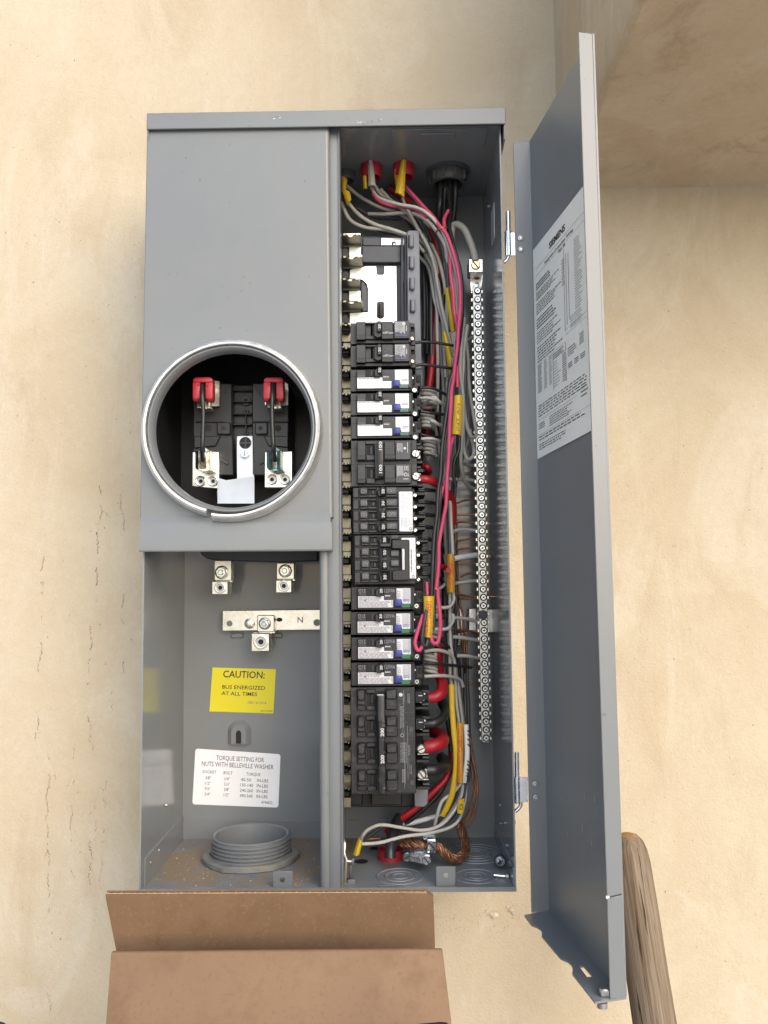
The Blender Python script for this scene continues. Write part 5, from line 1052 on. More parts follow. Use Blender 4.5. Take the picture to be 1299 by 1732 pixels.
for k, (pts, lab) in enumerate((([(852, 180, .125), (862, 330, .125), (868, 600, .125), (872, 900, .125), (905, 1180, .125), (930, 1400, .125), (945, 1700, .12), (990, 2050, .115), (1000, 2200, .11), (985, 2330, .11), (940, 2420, .11), (880, 2440, .11)], 'dark copper wire running down the gutter nearest the terminal bar'), ([(840, 250, .128), (850, 500, .128), (865, 800, .128), (890, 1100, .128), (915, 1400, .128), (930, 1750, .125), (968, 2050, .12), (975, 2200, .115), (950, 2340, .11), (890, 2430, .11)], 'dark copper wire running down the gutter in the middle'), ([(858, 600, .122), (880, 860, .122), (905, 1000, .122), (915, 1250, .122), (940, 1650, .122), (982, 2000, .118), (990, 2150, .112), (960, 2280, .11), (900, 2400, .11)], 'dark copper wire running down the gutter behind the orange flag'), ([(925, 1100, .12), (945, 1500, .12), (955, 1850, .118), (1000, 2110, .112), (1005, 2230, .11), (960, 2380, .11)], 'dark copper wire outermost near the bottom of the gutter'))):
    wire('o', C3, [(x, y, Y) for x, y, Y in pts], lab, GV, r=1.7)
# ---- long verticals through the lower gutter
GL = 'wires running down the lower gutter'
for kind, T, pts, lab in (('g', C3, [(700, -400, .10), (745, -100, .10), (790, 150, .10), (782, 400, .10), (790, 560, .10)], 'pale wire passing behind the pink ones above the orange flag'), ('w', C3, [(808, 100, .085), (820, 220, .085), (830, 420, .082), (836, 560, .080)], 'pale wire entering the orange flag from above, right side'), ('k', C3, [(805, 150, .088), (812, 400, .085), (815, 560, .082)], 'dark wire entering the orange flag from above'),
    ('w', C3, [(836, 815, .080), (842, 860, .080), (838, 890, .078), (815, 918, .075), (770, 925, .072), (712, 922, .07)], 'pale wire bending left out of the orange flag bottom'), ('w', C3, [(815, 815, .084), (815, 950, .084), (815, 1100, .086), (825, 1200, .088), (838, 1290, .09)], 'straight pale wire below the orange flag'), ('w', C3, [(838, 970, .085), (838, 1010, .082), (825, 1045, .078), (795, 1070, .074), (708, 1074, .07)], 'pale wire bending left level with the bracket'),
    ('k', C3, [(845, 890, .09), (828, 970, .088), (800, 985, .085), (760, 978, .08)], 'dark wire bending left beside the bright bracket'), ('b', C3, [(745, 1140, .08), (790, 1180, .085), (830, 1220, .09), (870, 1290, .095), (880, 1400, .10)], 'black wire sloping down right under the pink loop', ),
    ('w', C4, [(642, 88, .06), (700, 80, .06), (755, 82, .065), (800, 98, .075), (830, 125, .085), (848, 160, .09), (850, 300, .095), (862, 450, .095), (878, 580, .09)], 'white wire arching from the third printed breaker down to the red marked tape'), ('w', C4, [(642, 260, .06), (720, 255, .06), (800, 258, .07), (860, 270, .085), (895, 292, .095), (906, 330, .10)], 'white wire arching from the lowest printed breaker'),
    ('g', C4, [(808, -40, .09), (812, 120, .088), (822, 250, .085), (828, 330, .08)], 'pale wire entering the long yellow tape from above'), ('k', C4, [(790, 20, .10), (795, 150, .098), (808, 320, .09)], 'dark wire entering the long yellow tape from above'), ('g', C4, [(868, 130, .10), (872, 300, .10), (888, 450, .095), (905, 590, .09)], 'pale wire entering the white tape from above'), ('k', C4, [(880, 160, .105), (890, 350, .10), (905, 480, .10), (918, 590, .095)], 'dark wire entering the white tape from above'), ('k', C4, [(918, 240, .11), (920, 420, .11), (925, 600, .105)], 'dark wire right of the white tape top'), ('g', C4, [(735, 180, .09), (745, 260, .095), (760, 330, .10)], 'short pale wire behind the top red cable of the main breaker')):
    wire(kind, T, pts, lab, GL, r=2.9)
GE = 'wires turning at the bottom of the panel'
for kind, T, pts, lab in (('w', C5, [(790, -15, .085), (740, 40, .082), (680, 85, .08), (652, 150, .08), (632, 240, .085)], 'white wire dropping straight to the copper clamp'), ('w', C5, [(805, -10, .088), (795, 60, .085), (750, 150, .08), (670, 235, .075), (560, 268, .07), (430, 252, .065), (310, 235, .065), (230, 262, .068), (195, 300, .07), (182, 335, .075)], 'white wire sweeping up over to the yellow tape at the bottom left'), ('w', C5, [(822, -10, .092), (815, 90, .09), (780, 200, .085), (720, 252, .08), (600, 286, .07), (450, 305, .06), (300, 343, .055), (190, 352, .055)], 'white wire sagging lowest to the yellow tape at the bottom left'),
    ('k', C5, [(812, 0, .095), (790, 100, .092), (720, 200, .09), (600, 258, .085), (450, 250, .08), (330, 245, .08), (250, 290, .08), (200, 330, .08)], 'dark wire sweeping under the white one at the bottom'), ('k', C5, [(820, 10, .10), (780, 130, .098), (700, 220, .095), (560, 280, .09), (420, 275, .09)], 'dark wire lowest under the sweeping white wires'), ('W', C5, [(760, 150, .10), (690, 172, .10), (600, 195, .10), (500, 222, .10), (440, 235, .10)], 'thick white cable lying behind the sweeping wires'), ('o', C5, [(300, 318, .09), (250, 320, .09), (195, 325, .088)], 'bare copper strands beside the bottom yellow tape')):
    wire(kind, T, pts, lab, GE, r=4.2 if kind == 'W' else 2.9)
# ---- pigtail coils and breaker leads
def coil(T, cx_, y0, y1, rx, turns, tail, Y, lab, slope=14):
    P = []
    for k in range(int(turns * 12) + 1):
        a = 2 * math.pi * k / 12; t = k / (turns * 12)
        c = at(*T(cx_ + 6 * t, y0 + (y1 - y0) * t), Y); rr = rx / 4.06 * pm(Y)
        P.append(c + Vector((rr * math.cos(a), rr * .8 * math.sin(a), -slope / 4.06 * pm(Y) * .5 * math.sin(a + .5))))
    P += [at(*T(x, y), YY) for x, y, YY in tail]
    mb = MB(); mb.tube(P, 3.0 * pm(Y), 'wht', 8, 3); tag(mb.build('coiled_wire', ang=60), lab, 'wire', 'coiled white pigtails')
coil(C2, 668, 520, 640, 46, 4.5, [(700, 575, .058), (740, 605, .06), (782, 632, .07)], .075, 'coiled white pigtail beside the topmost white-labelled breaker')
coil(C2, 662, 690, 790, 40, 4, [(690, 735, .055), (730, 760, .06), (768, 776, .07)], .075, 'coiled white pigtail beside the middle white-labelled breaker')
coil(C2, 675, 870, 975, 38, 4, [(690, 940, .07), (720, 985, .085)], .078, 'coiled white pigtail beside the double 100 amp breaker')
coil(C3, 700, 925, 1010, 40, 3, [(700, 990, .07), (730, 1000, .08)], .085, 'coiled white pigtail half hidden behind the big yellow flag')
coil(C3, 690, 1065, 1170, 36, 3, [(700, 1160, .07), (730, 1180, .08)], .085, 'coiled white pigtail under the big yellow flag')
coil(C4, 680, 105, 235, 38, 5, [(700, 215, .08), (740, 240, .09)], .075, 'coiled white pigtail beside the lowest printed breaker')
GH = 'black leads leaving the breakers'
for kind, T, pts, lab in (('b', C2, [(578, 202, .05), (640, 196, .05), (740, 205, .055), (840, 222, .06)], 'black lead leaving the topmost 20 amp breaker'), ('b', C2, [(578, 358, .05), (640, 352, .05), (740, 366, .055), (830, 378, .06)], 'black lead leaving the second 20 amp breaker'), ('b', C2, [(612, 512, .06), (680, 510, .06), (740, 535, .065), (790, 560, .07)], 'black lead over the topmost coiled pigtail'), ('b', C2, [(612, 672, .06), (690, 685, .062), (770, 695, .07)], 'black lead over the middle coiled pigtail'), ('b', C2, [(612, 830, .062), (680, 845, .065), (750, 850, .075)], 'black lead over the coil by the double breaker'), ('w', C2, [(620, 862, .055), (690, 860, .055), (755, 880, .065)], 'white lead over the coil by the double breaker'), ('w', C2, [(610, 585, .058), (670, 580, .055), (730, 600, .06), (780, 628, .07)], 'white lead over the topmost coiled pigtail'),
    ('b', C4, [(640, 165, .062), (700, 172, .062), (790, 182, .07), (880, 188, .085), (960, 200, .1)], 'black lead leaving the lowest printed breaker'), ('b', C3, [(640, 1000, .07), (720, 1010, .07), (790, 990, .08)], 'black lead behind the big yellow flag'), ('b', C3, [(650, 1130, .07), (720, 1150, .072), (790, 1130, .08)], 'black lead under the big yellow flag')):
    wire(kind, T, pts, lab, GH, r=2.7)
for k, y in enumerate((115, 200, 285, 370, 455, 540, 625, 705)):
    wire('b', C3, [(640, y, .06), (700, y + 6, .065), (745, y + 16, .085), (770, y + 90, .11), (775, y + 300, .12)], ('black lead from the upper quad breaker, %s' if k < 4 else 'black lead from the lower quad breaker, %s') % ('topmost', 'second down', 'third down', 'lowest')[k % 4], 'black leads of the quad breakers', r=3.2)
GX = 'thin wires deep in the gutter'
for kind, T, pts, lab in (('g', C2, [(745, 60, .10), (752, 300, .10), (770, 520, .10), (765, 800, .10), (780, 1100, .105), (800, 1300, .11)], 'pale wire deep behind the tapering yellow tape'), ('k', C2, [(720, 40, .115), (722, 400, .115), (735, 700, .115), (760, 1000, .115), (790, 1290, .115)], 'dark wire deep behind the coiled pigtails'), ('g', C2, [(790, 140, .095), (800, 350, .095), (795, 560, .09), (780, 750, .09), (790, 920, .095)], 'pale wire deep behind the long pink wires'), ('k', C2, [(860, 300, .10), (862, 600, .10), (870, 880, .10), (860, 1150, .10), (845, 1300, .10)], 'dark wire deep behind the middle yellow flag'), ('k', C2, [(905, 60, .085), (920, 330, .085), (925, 640, .085), (930, 830, .088), (900, 1000, .09), (870, 1130, .095)], 'dark wire between the two pale loops'),
    ('k', C3, [(835, 60, .115), (828, 330, .115), (850, 560, .115), (862, 800, .115), (850, 1000, .115), (845, 1290, .115)], 'dark wire deep behind the orange flag'), ('g', C3, [(780, 460, .11), (775, 700, .11), (790, 900, .11), (785, 1100, .11), (800, 1290, .11)], 'pale wire deep left of the orange flag'), ('k', C3, [(760, 720, .10), (790, 830, .10), (800, 1000, .10), (790, 1150, .10), (800, 1290, .10)], 'dark wire deep under the cut red cable end'), ('g', C3, [(735, 800, .06), (765, 780, .07), (778, 765, .08)], 'short pale wire pointing up beside the big yellow flag'),
    ('k', C4, [(852, 200, .11), (865, 330, .11), (880, 470, .108), (892, 590, .105)], 'dark wire between the long sleeve and the orange tape'), ('g', C4, [(840, 180, .10), (852, 330, .10), (866, 470, .098), (876, 580, .095)], 'pale wire just right of the long yellow sleeve'), ('k', C4, [(935, 130, .115), (940, 400, .115), (948, 700, .112), (945, 980, .11)], 'dark wire behind the white tape'), ('g', C4, [(900, 985, .09), (880, 1090, .09), (820, 1200, .088), (740, 1290, .085)], 'pale wire leaving the bottom of the orange tape'), ('k', C4, [(888, 985, .09), (860, 1100, .09), (790, 1200, .09), (700, 1280, .09)], 'dark wire leaving the bottom of the orange tape'), ('k', C4, [(925, 985, .088), (905, 1120, .088), (870, 1230, .085), (820, 1300, .085)], 'dark wire leaving the bottom of the white tape')):
    wire(kind, T, pts, lab, GX, r=2.6)
# ---- marker tapes
def flag(T, quad, Y, m, label, d=.004, extra=None, group=None, name='marker_tape'):
    mb = MB(); P = [at(*T(x, y), Y) for x, y in quad]; n = 7; vs = []
    for i in range(n):
        t = i / (n - 1); b_ = -d * .9 * math.sin(math.pi * t)
        for v in (0, .33, .66, 1):
            p = P[0].lerp(P[1], t).lerp(P[3].lerp(P[2], t), v); vs.append(p + Vector((0, b_ - .0006 * math.sin(6 * v + 5 * t), 0)))
    m_ = len(vs); vs2 = [v + Vector((0, .0005 + .0035 * (1 - abs(2 * (k // 4) / (n - 1) - 1)), 0)) for k, v in enumerate(vs)]
    fs = [[4 * i + j, 4 * i + 4 + j, 4 * i + 5 + j, 4 * i + 1 + j] for i in range(n - 1) for j in range(3)]
    mb.add(vs, fs, m); mb.add(vs2, fs, m)
    ring = [4 * i for i in range(n)] + [4 * (n - 1) + j for j in (1, 2, 3)] + [4 * i + 3 for i in range(n - 2, -1, -1)] + [2, 1]
    mb.add(vs + vs2, [[ring[i], ring[(i + 1) % len(ring)], m_ + ring[(i + 1) % len(ring)], m_ + ring[i]] for i in range(len(ring))], m)
    f_ = lambda u, v, dd=.0006: P[0].lerp(P[1], u).lerp(P[3].lerp(P[2], u), v) - Vector((0, d * .9 * math.sin(math.pi * min(max(u, 0), 1)) + dd, 0))
    if extra: extra(mb, f_)
    return tag(mb.build(name, ang=50), label, 'marker tape', group)
def scribble(word, v0, v1, u0, u1, m, w_=.07):
    """hand lettering running up the tape"""
    def g_(mb, f_):
        L_ = f_(.5, v0) - f_(.5, v1); S_ = f_(u1, .5) - f_(u0, .5); o = f_(.5 + (u1 - u0) / 2, v1, .0009)
        mb.text(word, o, L_, -S_, S_.length, m, width=L_.length, bold=.02)
    return g_
flag(C3, [(637, 845), (708, 845), (695, 1130), (640, 1124)], .0315, 'tape', 'big bright yellow flag with red handwriting at the end of the pink wires', .005, scribble('DRYER/OVEN', .12, .95, .28, .80, 'inkred'))
flag(C2, [(848, 565), (908, 567), (893, 838), (832, 830)], .042, 'tape', 'yellow flag with faint dark writing wrapped round the pink wires', .005, scribble('INT A/1', .22, .92, .32, .62, 'copper_old'))
flag(C3, [(797, 557), (845, 557), (852, 820), (797, 820)], .074, 'tape2', 'orange yellow flag beside the thick white cable', .005, scribble('RANGE', .2, .8, .3, .7, 'inkred'))
flag(C2, [(765, 130), (790, 132), (828, 260), (815, 440)], .070, 'tape', 'tapering yellow tape in the upper bundle, lower of two', .004)
flag(C1, [(780, 1255), (815, 1250), (857, 1543), (825, 1560)], .068, 'tape', 'narrow yellow tape high in the upper bundle', .004)
flag(C1, [(812, 1240), (846, 1235), (852, 1330), (862, 1480)], .066, 'tape2', 'brownish tape beside the narrow yellow one in the upper bundle', .003)
flag(C1, [(72, 480), (112, 500), (100, 580), (72, 585)], .09, 'tape', 'folded yellow tape at the top left edge by the post', .003)
flag(C1, [(75, 575), (128, 585), (140, 640), (110, 680)], .085, 'tape', 'yellow tape end hanging below the folded one', .003)
flag(C1, [(255, 375), (288, 375), (306, 545), (256, 548)], .072, 'wht', 'off-white tape hanging out of the first red bushing', .003)
flag(C1, [(215, 440), (245, 440), (250, 565), (222, 568)], .078, 'tape', 'yellow tape half hidden in the first red bushing', .003)
flag(C1, [(480, 375), (516, 372), (502, 625), (440, 592)], .070, 'tape', 'wide yellow tape hanging out of the second red bushing', .004)
flag(C1, [(432, 440), (460, 430), (470, 520), (445, 560)], .078, 'tape2', 'brownish tape behind the wide yellow one in the second bushing', .003)
mb = MB(); mb.tube([at(*C4(x, y), Y) for x, y, Y in ((826, 315, .074), (832, 480, .072), (842, 620, .070), (856, 760, .070), (858, 870, .072), (846, 980, .075), (828, 1080, .078), (795, 1160, .082), (765, 1215, .086))], 4.9 * pm(.075), 'tape', 12, 6, flat=.7)
rg = random.Random(8)
tag(mb.build('marker_tape', ang=60), 'long yellow sleeve following the wires beside the main breaker', 'marker tape')
flag(C4, [(864, 575), (909, 575), (907, 985), (868, 990)], .068, 'tape2', 'orange tape with dense red handwriting right of the long yellow sleeve', .004, scribble('P UNDER-CAB-LTS', .08, .98, .22, .80, 'inkred'))
mb = MB(); mb.tube([at(*C4(x, y), Y) for x, y, Y in ((926, 590, .070), (932, 700, .069), (934, 800, .069), (926, 900, .070), (912, 988, .072))], 4.2 * pm(.07), 'whtb', 12, 6, flat=.6)
for y in (640, 668, 700, 735, 850, 872, 905, 930, 950):
    c = at(*C4(945 - max(0, y - 850) * .08, y), .0668); mb.tube([c + Vector((-.0012, 0, .0016)), c + Vector((.0014, .0004, -.0012))], .0006, 'ink', 6)
tag(mb.build('marker_tape', ang=60), 'white tape with black handwriting beside the orange tape', 'marker tape')
flag(C4, [(872, 1105), (915, 1098), (912, 1195), (865, 1198)], .076, 'tape', 'small yellow tape end with a black letter near the bottom', .003, scribble('O', .3, .75, .3, .75, 'ink'))
flag(C5, [(168, 308), (192, 340), (172, 420), (134, 414)], .055, 'tape', 'creased yellow tape at the bottom left by the post', .004)
for c_, lab in (((755, 845), 'thin brown tie holding the upper bundle together'),):
    c = at(*C1(*c_), .048); mb = MB(); mb.tube([c + Vector((-.006, .004, -.002)), c + Vector((-.002, -.001, .0)), c + Vector((.004, -.001, .0022)), c + Vector((.008, .004, .003))], .0011, 'copper_old', 6); tag(mb.build('bundle_tie'), lab, 'tie')
# ---- conduit bushings
def bushing(c, r, h, label, up):
    mb = MB(); s = 1 if up else -1
    mb.lathe(c, [(r * .86, 0), (r, 0), (r, s * h * .8), (r * .96, s * h), (r * .82, s * h), (r * .80, s * h * .7), (r * .78, 0)], 'redp', 'Z', 36)
    mb.lathe(c, [(r * .79, s * .0008), (0.0001, s * .0008)], 'hole_shade', 'Z', 24)
    return tag(mb.build('conduit_bushing'), label, 'bushing', 'red conduit bushings')
ct = ZT - TK
for x, lab in ((275, 'red bushing at the top holding an off-white tape'), (497, 'red bushing at the top holding a wide yellow tape')):
    p = at(*C1(x, 400), .083); bushing(Vector((p.x, .083, ct)), .0118, .015, lab, False)
cb5 = floorpt(*C5(362, 452)); bushing(Vector((cb5.x, cb5.y + .006, ZF)), .0138, .0105, 'red bushing at the bottom with a black cable in it', True)
wire('B', C5, [(360, 440, .052), (362, 390, .055), (372, 320, .065), (395, 240, .085), (420, 190, .095)], 'very thick black cable rising out of the bottom red bushing', 'heavy black cables', r=9.5, n=18)
mb = MB(); p = at(*C1(95, 430), .10); mb.lathe(Vector((p.x, .10, ct)), [(.012, 0), (.012, -.008), (.010, -.010), (.0085, -.008), (.008, 0)], 'pvcdark', 'Z', 28)
tag(mb.build('conduit_connector'), 'small grey conduit connector at the top left behind the post', 'conduit fitting')
fit = tag(empty('conduit_fitting', (at(*C1(805, 470), .10).x, .10, ct)), 'grey conduit fitting with a ribbed nut in the top right corner of the panel', 'conduit fitting')
c = fit.location.copy(); mb = MB(); mb.lathe(c, [(.0255, 0), (.0255, -.0015), (.022, -.003), (.0205, -.003)], 'pvcdark', 'Z', 32); mb.build('flange', fit)
mb = MB(); mb.lathe(c, [(.0205, -.002), (.0215, -.004), (.0215, -.012), (.020, -.016), (.0165, -.0165), (.0155, -.010), (.015, -.001), (0.0001, -.001)], 'pvcdark', 'Z', 32)
for k in range(10):
    a = 2 * math.pi * k / 10; q = c + Vector((.0212 * math.cos(a), .0212 * math.sin(a), -.010)); mb.box(q - Vector((.0016, .0016, .005)), q + Vector((.0016, .0016, .005)), 'pvcdark', .0005)
mb.build('locknut', fit)
# PVC riser with locknut in the lower left compartment
cc = floorpt(*CB(747, 655)); cc.z = ZF
hub = tag(empty('conduit_hub', cc), 'large threaded grey conduit end standing in the lower left compartment', 'conduit fitting')
R_ = 183 / 2.824 * pm(cc.y); pr = [(R_ * 1.0, 0)]
H_ = .0255
for k in range(5):
    z = .006 + (H_ - .006) * k / 5; d = (H_ - .006) / 5; pr += [(R_ * 1.01, z), (R_ * 1.01, z + d * .4), (R_ * .955, z + d * .55), (R_ * .955, z + d * .95)]
pr += [(R_ * .985, H_), (R_ * .95, H_ + .0012), (R_ * .90, H_), (R_ * .885, H_ - .004), (R_ * .885, 0.001)]
mb = MB(); mb.lathe(cc, pr, 'pvc', 'Z', 56); mb.lathe(cc, [(R_ * .886, .0005), (.0001, .0005)], 'pvc', 'Z', 40); mb.build('threaded_collar', hub, ang=20)
mb = MB(); Ro = R_ * 1.20
mb.lathe(cc, [(R_ * 1.0, .0065), (Ro * .955, .0065), (Ro, .005), (Ro, .001), (Ro * .97, 0)], 'diecast', 'Z', 56, rfun=lambda a, t: .0016 * (1 if (a * 6 / (2 * math.pi)) % 1 < .22 else -.2))
mb.build('locknut', hub, ang=25)
# ground clamps and braided copper
mb = MB(); rg = random.Random(6)
rope = [(438, 335, .075), (470, 345, .07), (520, 358, .066), (575, 368, .064), (620, 368, .062), (655, 372, .062), (690, 405, .062), (725, 438, .064), (770, 446, .068), (808, 420, .075), (820, 380, .085), (815, 320, .095), (790, 255, .105), (770, 215, .11)]
cl = [at(*C5(x, y), Y) for x, y, Y in rope]
for s in range(11):
    P = []
    for i in range(len(cl) - 1):
        for k in range(5):
            t = (i + k / 5); p = cl[i].lerp(cl[i + 1], k / 5); a = t * 1.1 + s * 2 * math.pi / 11 + .25 * math.sin(3 * t + s); d = (cl[i + 1] - cl[i]).normalized(); u = d.cross(Vector((0, 1, 0))).normalized(); v = d.cross(u)
            rr = (.0040 if s % 3 else .0030) * (1.3 if i < 3 else 1); P.append(p + u * rr * math.cos(a) + v * rr * math.sin(a))
    mb.tube(P, .00135, 'copper' if s % 3 == 0 else 'copper_old', 6, 2)
tag(mb.build('ground_cable', ang=60), 'thick twisted bare copper cable curling on the panel floor', 'ground cable')
g1 = tag(empty('ground_clamp', at(*C5(612, 408), .06)), 'upper grey clamp gripping the twisted copper cable', 'clamp')
mb = MB(); mb.rect(C5, 585, 322, 640, 410, .052, .072, 'zinc', .0012, 2); mb.rect(C5, 560, 310, 612, 330, .060, .072, 'zinc', .001); mb.build('clamp_body', g1)
mb = MB(); screw(mb, at(*C5(616, 366), .0495), .0052, 'zinc', ang=-.8); mb.build('clamp_screw', g1)
g2 = tag(empty('ground_clamp', at(*C5(530, 478), .045)), 'lower ribbed clamp lying on the floor with two screws', 'clamp')
mb = MB(); mb.slab(C5, [(478, 404), (552, 400), (606, 408), (610, 470), (596, 482), (556, 476), (482, 462)], .040, .058, 'zinc', .001)
for x in (490, 505, 520, 535): mb.rect(C5, x, 408, x + 8, 462, .0385, .042, 'zinc', .0005)
mb.build('clamp_body', g2)
mb = MB(); screw(mb, at(*C5(584, 455), .0375), .0048, 'zinc', ang=-.9); screw(mb, at(*C5(464, 434), .043), .0046, 'zinc', ang=.4); mb.build('clamp_screw', g2)
# loose screws in the right corner
b1 = MB(); p = at(*C5(1034, 462), .05); screw(b1, p, .0052, 'zinc', 'cross'); b1.cyl(p + Vector((0, .002, 0)), p + Vector((0, .014, -.003)), .0026, 'zinc', n=10); b1.cyl(p + Vector((0, .0022, 0)), p + Vector((0, .0036, 0)), .0066, 'blk', n=18)
tag(b1.build('loose_screw'), 'screw with cross head and dark washer facing out in the right corner', 'screw', 'spare screws in the right corner')
b1 = MB(); p, q = at(*C5(992, 542), .03), at(*C5(1060, 548), .03)
b1.cyl(p, q, 11 / 3.608 * pm(.03), 'zinc', n=14)
for k in range(7): t = k / 7; b1.cyl(p.lerp(q, t), p.lerp(q, t + .07), 12.5 / 3.608 * pm(.03), 'zinc', n=14)
b1.cyl(q, at(*C5(1080, 550), .03), 21 / 3.608 * pm(.03), 'steel', n=16, bev=.0006)
tag(b1.build('loose_screw'), 'threaded screw lying sideways in the right corner', 'screw', 'spare screws in the right corner')
# latch wire on the post
CQ = crop(560, 1380, 12.37); mb = MB()
mb.tube([at(*CQ(x, y), Y) for x, y, Y in ((262, 490, .02), (290, 590, .016), (278, 780, .014), (318, 910, .014), (310, 1000, .014), (300, 1270, .016), (300, 1400, .02))], 2.2 * pm(.015), 'bus', 10)
mb.cyl(at(*CQ(330, 952), .013), at(*CQ(440, 952), .013), 2.4 * pm(.013), 'bus', n=12); mb.cyl(at(*CQ(420, 952), .013), at(*CQ(475, 955), .013), 2.2 * pm(.013), 'bus', r1=5.4 * pm(.013), n=14)
mb.rect(CQ, 370, 1040, 440, 1360, .02, .024, 'steel', .0006); mb.rect(CQ, 345, 1340, 500, 1560, .016, .018, 'paint', .0006)
mb.build('door_catch', panel)
# dirt on the two floors
mb = MB(); rg = random.Random(9)
def crumbs(x0, x1, y0, y1, n, s0, s1):
    for _ in range(n):
        c = Vector((rg.uniform(x0, x1), rg.uniform(y0, y1), ZF)); s_ = rg.uniform(s0, s1) * (1 if rg.random() < .85 else 1.8)
        P = [c + Vector((s_ * math.cos(a) * rg.uniform(.6, 1.3), s_ * math.sin(a) * rg.uniform(.6, 1.3), 0)) for a in (0, 1.6, 3.1, 4.7)] + [c + Vector((0, 0, s_ * .8))]
        mb.add(P, [[0, 1, 4], [1, 2, 4], [2, 3, 4], [3, 0, 4]], 'crumb' if rg.random() < .8 else 'mortar')
crumbs(XL + .006, XD - .004, .004, YB - .004, 420, .0003, .0008); crumbs(XD + .004, XR - .006, .08, YB - .004, 120, .0003, .0007); crumbs(-.06, -.02, .006, .03, 90, .0003, .0009)
d = mb.build('dirt_crumbs', smooth=False); tag(d, 'loose dirt and crumbs on the panel floor', 'dirt', kind='stuff')

# ================================================================== CARDBOARD BOX, HANDLE
cbx = tag(empty('cardboard_box', (at(460, 1700, -.16).x, -.16, -1.15)), 'brown cardboard box with its flaps half open below the panel', 'cardboard box')
def board(mb, pts, th, m, m2=None):
    n = (pts[1] - pts[0]).cross(pts[-1] - pts[0]).normalized()
    if n.y > 0: n = -n
    mb.prism([p for p in pts], -n * th, m, .0004); return n
# rear flap, leaning towards the room, corrugated top edge
Yr0, Yr1 = -.128, -.150
tl_, tr_ = at(178.5, 1512, Yr1), at(722, 1509.5, Yr1); rr = [at(733, 1518, Yr1), at(733.5, 1530, Yr1 + .004), at(737, 1640, Yr0)]
bl_ = at(203, 1640, Yr0); lc = [at(179, 1520, Yr1), at(183, 1535, Yr1 + .004)]
outline = [tl_, tr_] + rr + [bl_] + lc[::-1]
nrm = (tr_ - tl_).cross(bl_ - tl_).normalized()
if nrm.y > 0: nrm = -nrm
mb = MB(); TH = .0042
mb.prism(outline, -nrm * .0006, 'cardin'); mb.prism([p_ - nrm * .0001 + Vector((0, 0, .0004)) for p_ in (tl_, tr_)] + [p_ - nrm * .0001 - Vector((0, 0, .0006)) for p_ in (tr_, tl_)], -nrm * .0003, 'cardedge'); mb.prism([p - nrm * (TH - .0006) for p in outline], -nrm * .0006, 'card')
vs = []; NW = 190
for i in range(NW + 1):
    t = i / NW; p = tl_.lerp(tr_, t); off = (.5 + .46 * math.sin(i * math.pi / 2.0)) * (TH - .0014) + .0007; dn = (bl_ - tl_)
    q = p - nrm * off + Vector((0, 0, -.0008 + .0012 * math.sin(i * 2.3) * .4)); vs += [q, q + dn * .5]
mb.add(vs, [[2 * i, 2 * i + 2, 2 * i + 3, 2 * i + 1] for i in range(NW)], 'cardedge')
mb.build('rear_flap', cbx, ang=30)
Yf0, Yf1 = -.212, -.176
f0, f1, f2, f3 = at(187.5, 1611, Yf1), at(748.5, 1606.5, Yf1), at(772, 1800, Yf0), at(173, 1802, Yf0)
mb = MB(); mb.prism([f0, f1, f2, f3], (0, .0042, 0), 'card', .0012, 2); mb.build('front_flap', cbx)
x0, x1 = f3.x, f2.x; zt = f2.z
mb = MB()
for a, b_ in (((x0, Yf0, -1.15), (x1, Yf0 + .0042, zt - .001)), ((x0, -.115, -1.15), (x1, -.1108, zt - .001)), ((x0, Yf0 + .0042, -1.15), (x0 + .0042, -.115, zt - .001)), ((x1 - .0042, Yf0 + .0042, -1.15), (x1, -.115, zt - .001))): mb.box(a, b_, 'card', .0008)
r0, r1 = bl_, at(737, 1640, Yr0)
mb.prism([r0, r1, Vector((x1 - .004, -.113, zt)), Vector((x0 + .004, -.113, zt))], (0, .004, 0), 'card')
mb.build('box_wall', cbx)
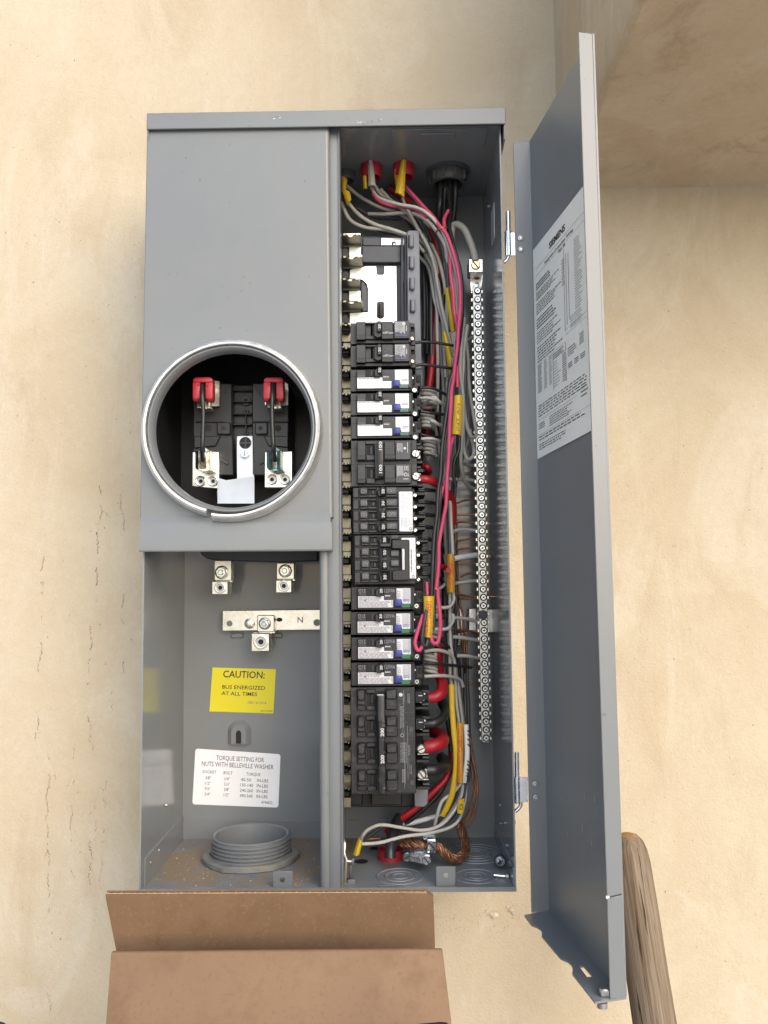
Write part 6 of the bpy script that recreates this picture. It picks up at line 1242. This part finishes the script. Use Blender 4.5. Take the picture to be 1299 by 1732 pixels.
# weathered handle leaning on the wall
p0 = at(1058, 1409, .085); p1 = at(1112, 1760, -.02); ax = (p1 - p0).normalized(); pe = p0 + ax * ((-1.15 - p0.z) / ax.z)
L_ = (pe - p0).length; R0 = .0205; prf = [(0.0001, 0.0), (.006, -.0003 - .0005), (.0115, -.003), (.0165, -.009), (.0192, -.018), (.0203, -.03), (.0205, -.08), (.0200, -.2), (.0195, -.5), (.0195, -L_)]
mb = MB(); segs = []; prev = prf[0]
for q in prf[1:]:
    n = max(1, int((prev[1] - q[1]) / .012)) if q[1] > -.45 else 3
    segs += [(prev[0] + (q[0] - prev[0]) * k / n, prev[1] + (q[1] - prev[1]) * k / n) for k in range(n)]; prev = q
segs.append(prev)
mb.lathe((0, 0, 0), segs, 'wood', 'Z', 40)
for v in mb.v:
    a = math.atan2(v.y, v.x); k = 1 + .035 * math.sin(3 * a + 9 * v.z) * math.sin(14 * v.z) + .02 * math.sin(23 * a + 2 * math.sin(5 * v.z)); v.x *= k; v.y *= k
mb.mi('woodtan'); q = (-ax).to_track_quat('Z', 'X'); qi = q.inverted(); vc = qi @ Vector((-.35, -1, 0)); ac = math.atan2(vc.y, vc.x); vl = qi @ Vector((-1, -.35, 0)); al = math.atan2(vl.y, vl.x)
adf = lambda a, b: abs((a - b + math.pi) % (2 * math.pi) - math.pi)
for i, f_ in enumerate(mb.f):
    c = sum((mb.v[k] for k in f_), Vector()) / len(f_); a = math.atan2(c.y, c.x)
    if (c.z > -.011 and adf(a, ac) < 1.0): mb.m[i] = mb.mi('woodtan'); q = (-ax).to_track_quat('Z', 'X'); qi = q.inverted(); vc = qi @ Vector((-.35, -1, 0)); ac = math.atan2(vc.y, vc.x); vl = qi @ Vector((-1, -.35, 0)); al = math.atan2(vl.y, vl.x)
adf = lambda a, b: abs((a - b + math.pi) % (2 * math.pi) - math.pi)
hd = bpy.data.objects.new('wooden_handle', None)
bpy.data.objects.remove(hd)
hb = mb.build('wooden_handle', ang=50); o_off = hb.location.copy(); q = (-ax).to_track_quat('Z', 'X')
hb.rotation_mode = 'QUATERNION'; hb.rotation_quaternion = q; hb.location = p0 + q @ o_off
tag(hb, 'weathered wooden tool handle leaning on the wall behind the open door', 'tool handle')
# dark rounded object at the very bottom edge
mb = MB(); P = [at(x, y, -.26) for x, y in ((688, 1735), (705, 1729.5), (745, 1726), (757, 1727), (765, 1737), (765, 1800), (688, 1800))]
for p_ in P[-2:]: p_.z = -1.15
mb.prism(P, (0, -.05, 0), 'rubber', .002, 2); tag(mb.build('black_pouch'), 'rounded black item at the bottom edge, overlapping the right corner of the cardboard', 'pouch')
mb = MB(); P = [at(x, y, -.26) for x, y in ((-60, 1716), (-6, 1723), (10, 1728), (20, 1740), (24, 1800), (-60, 1800))]
for p_ in P[-2:]: p_.z = -1.15
mb.prism(P, (0, -.05, 0), 'rubber', .002, 2); tag(mb.build('black_strap'), 'dark item cut off at the bottom left corner of the picture', 'strap')
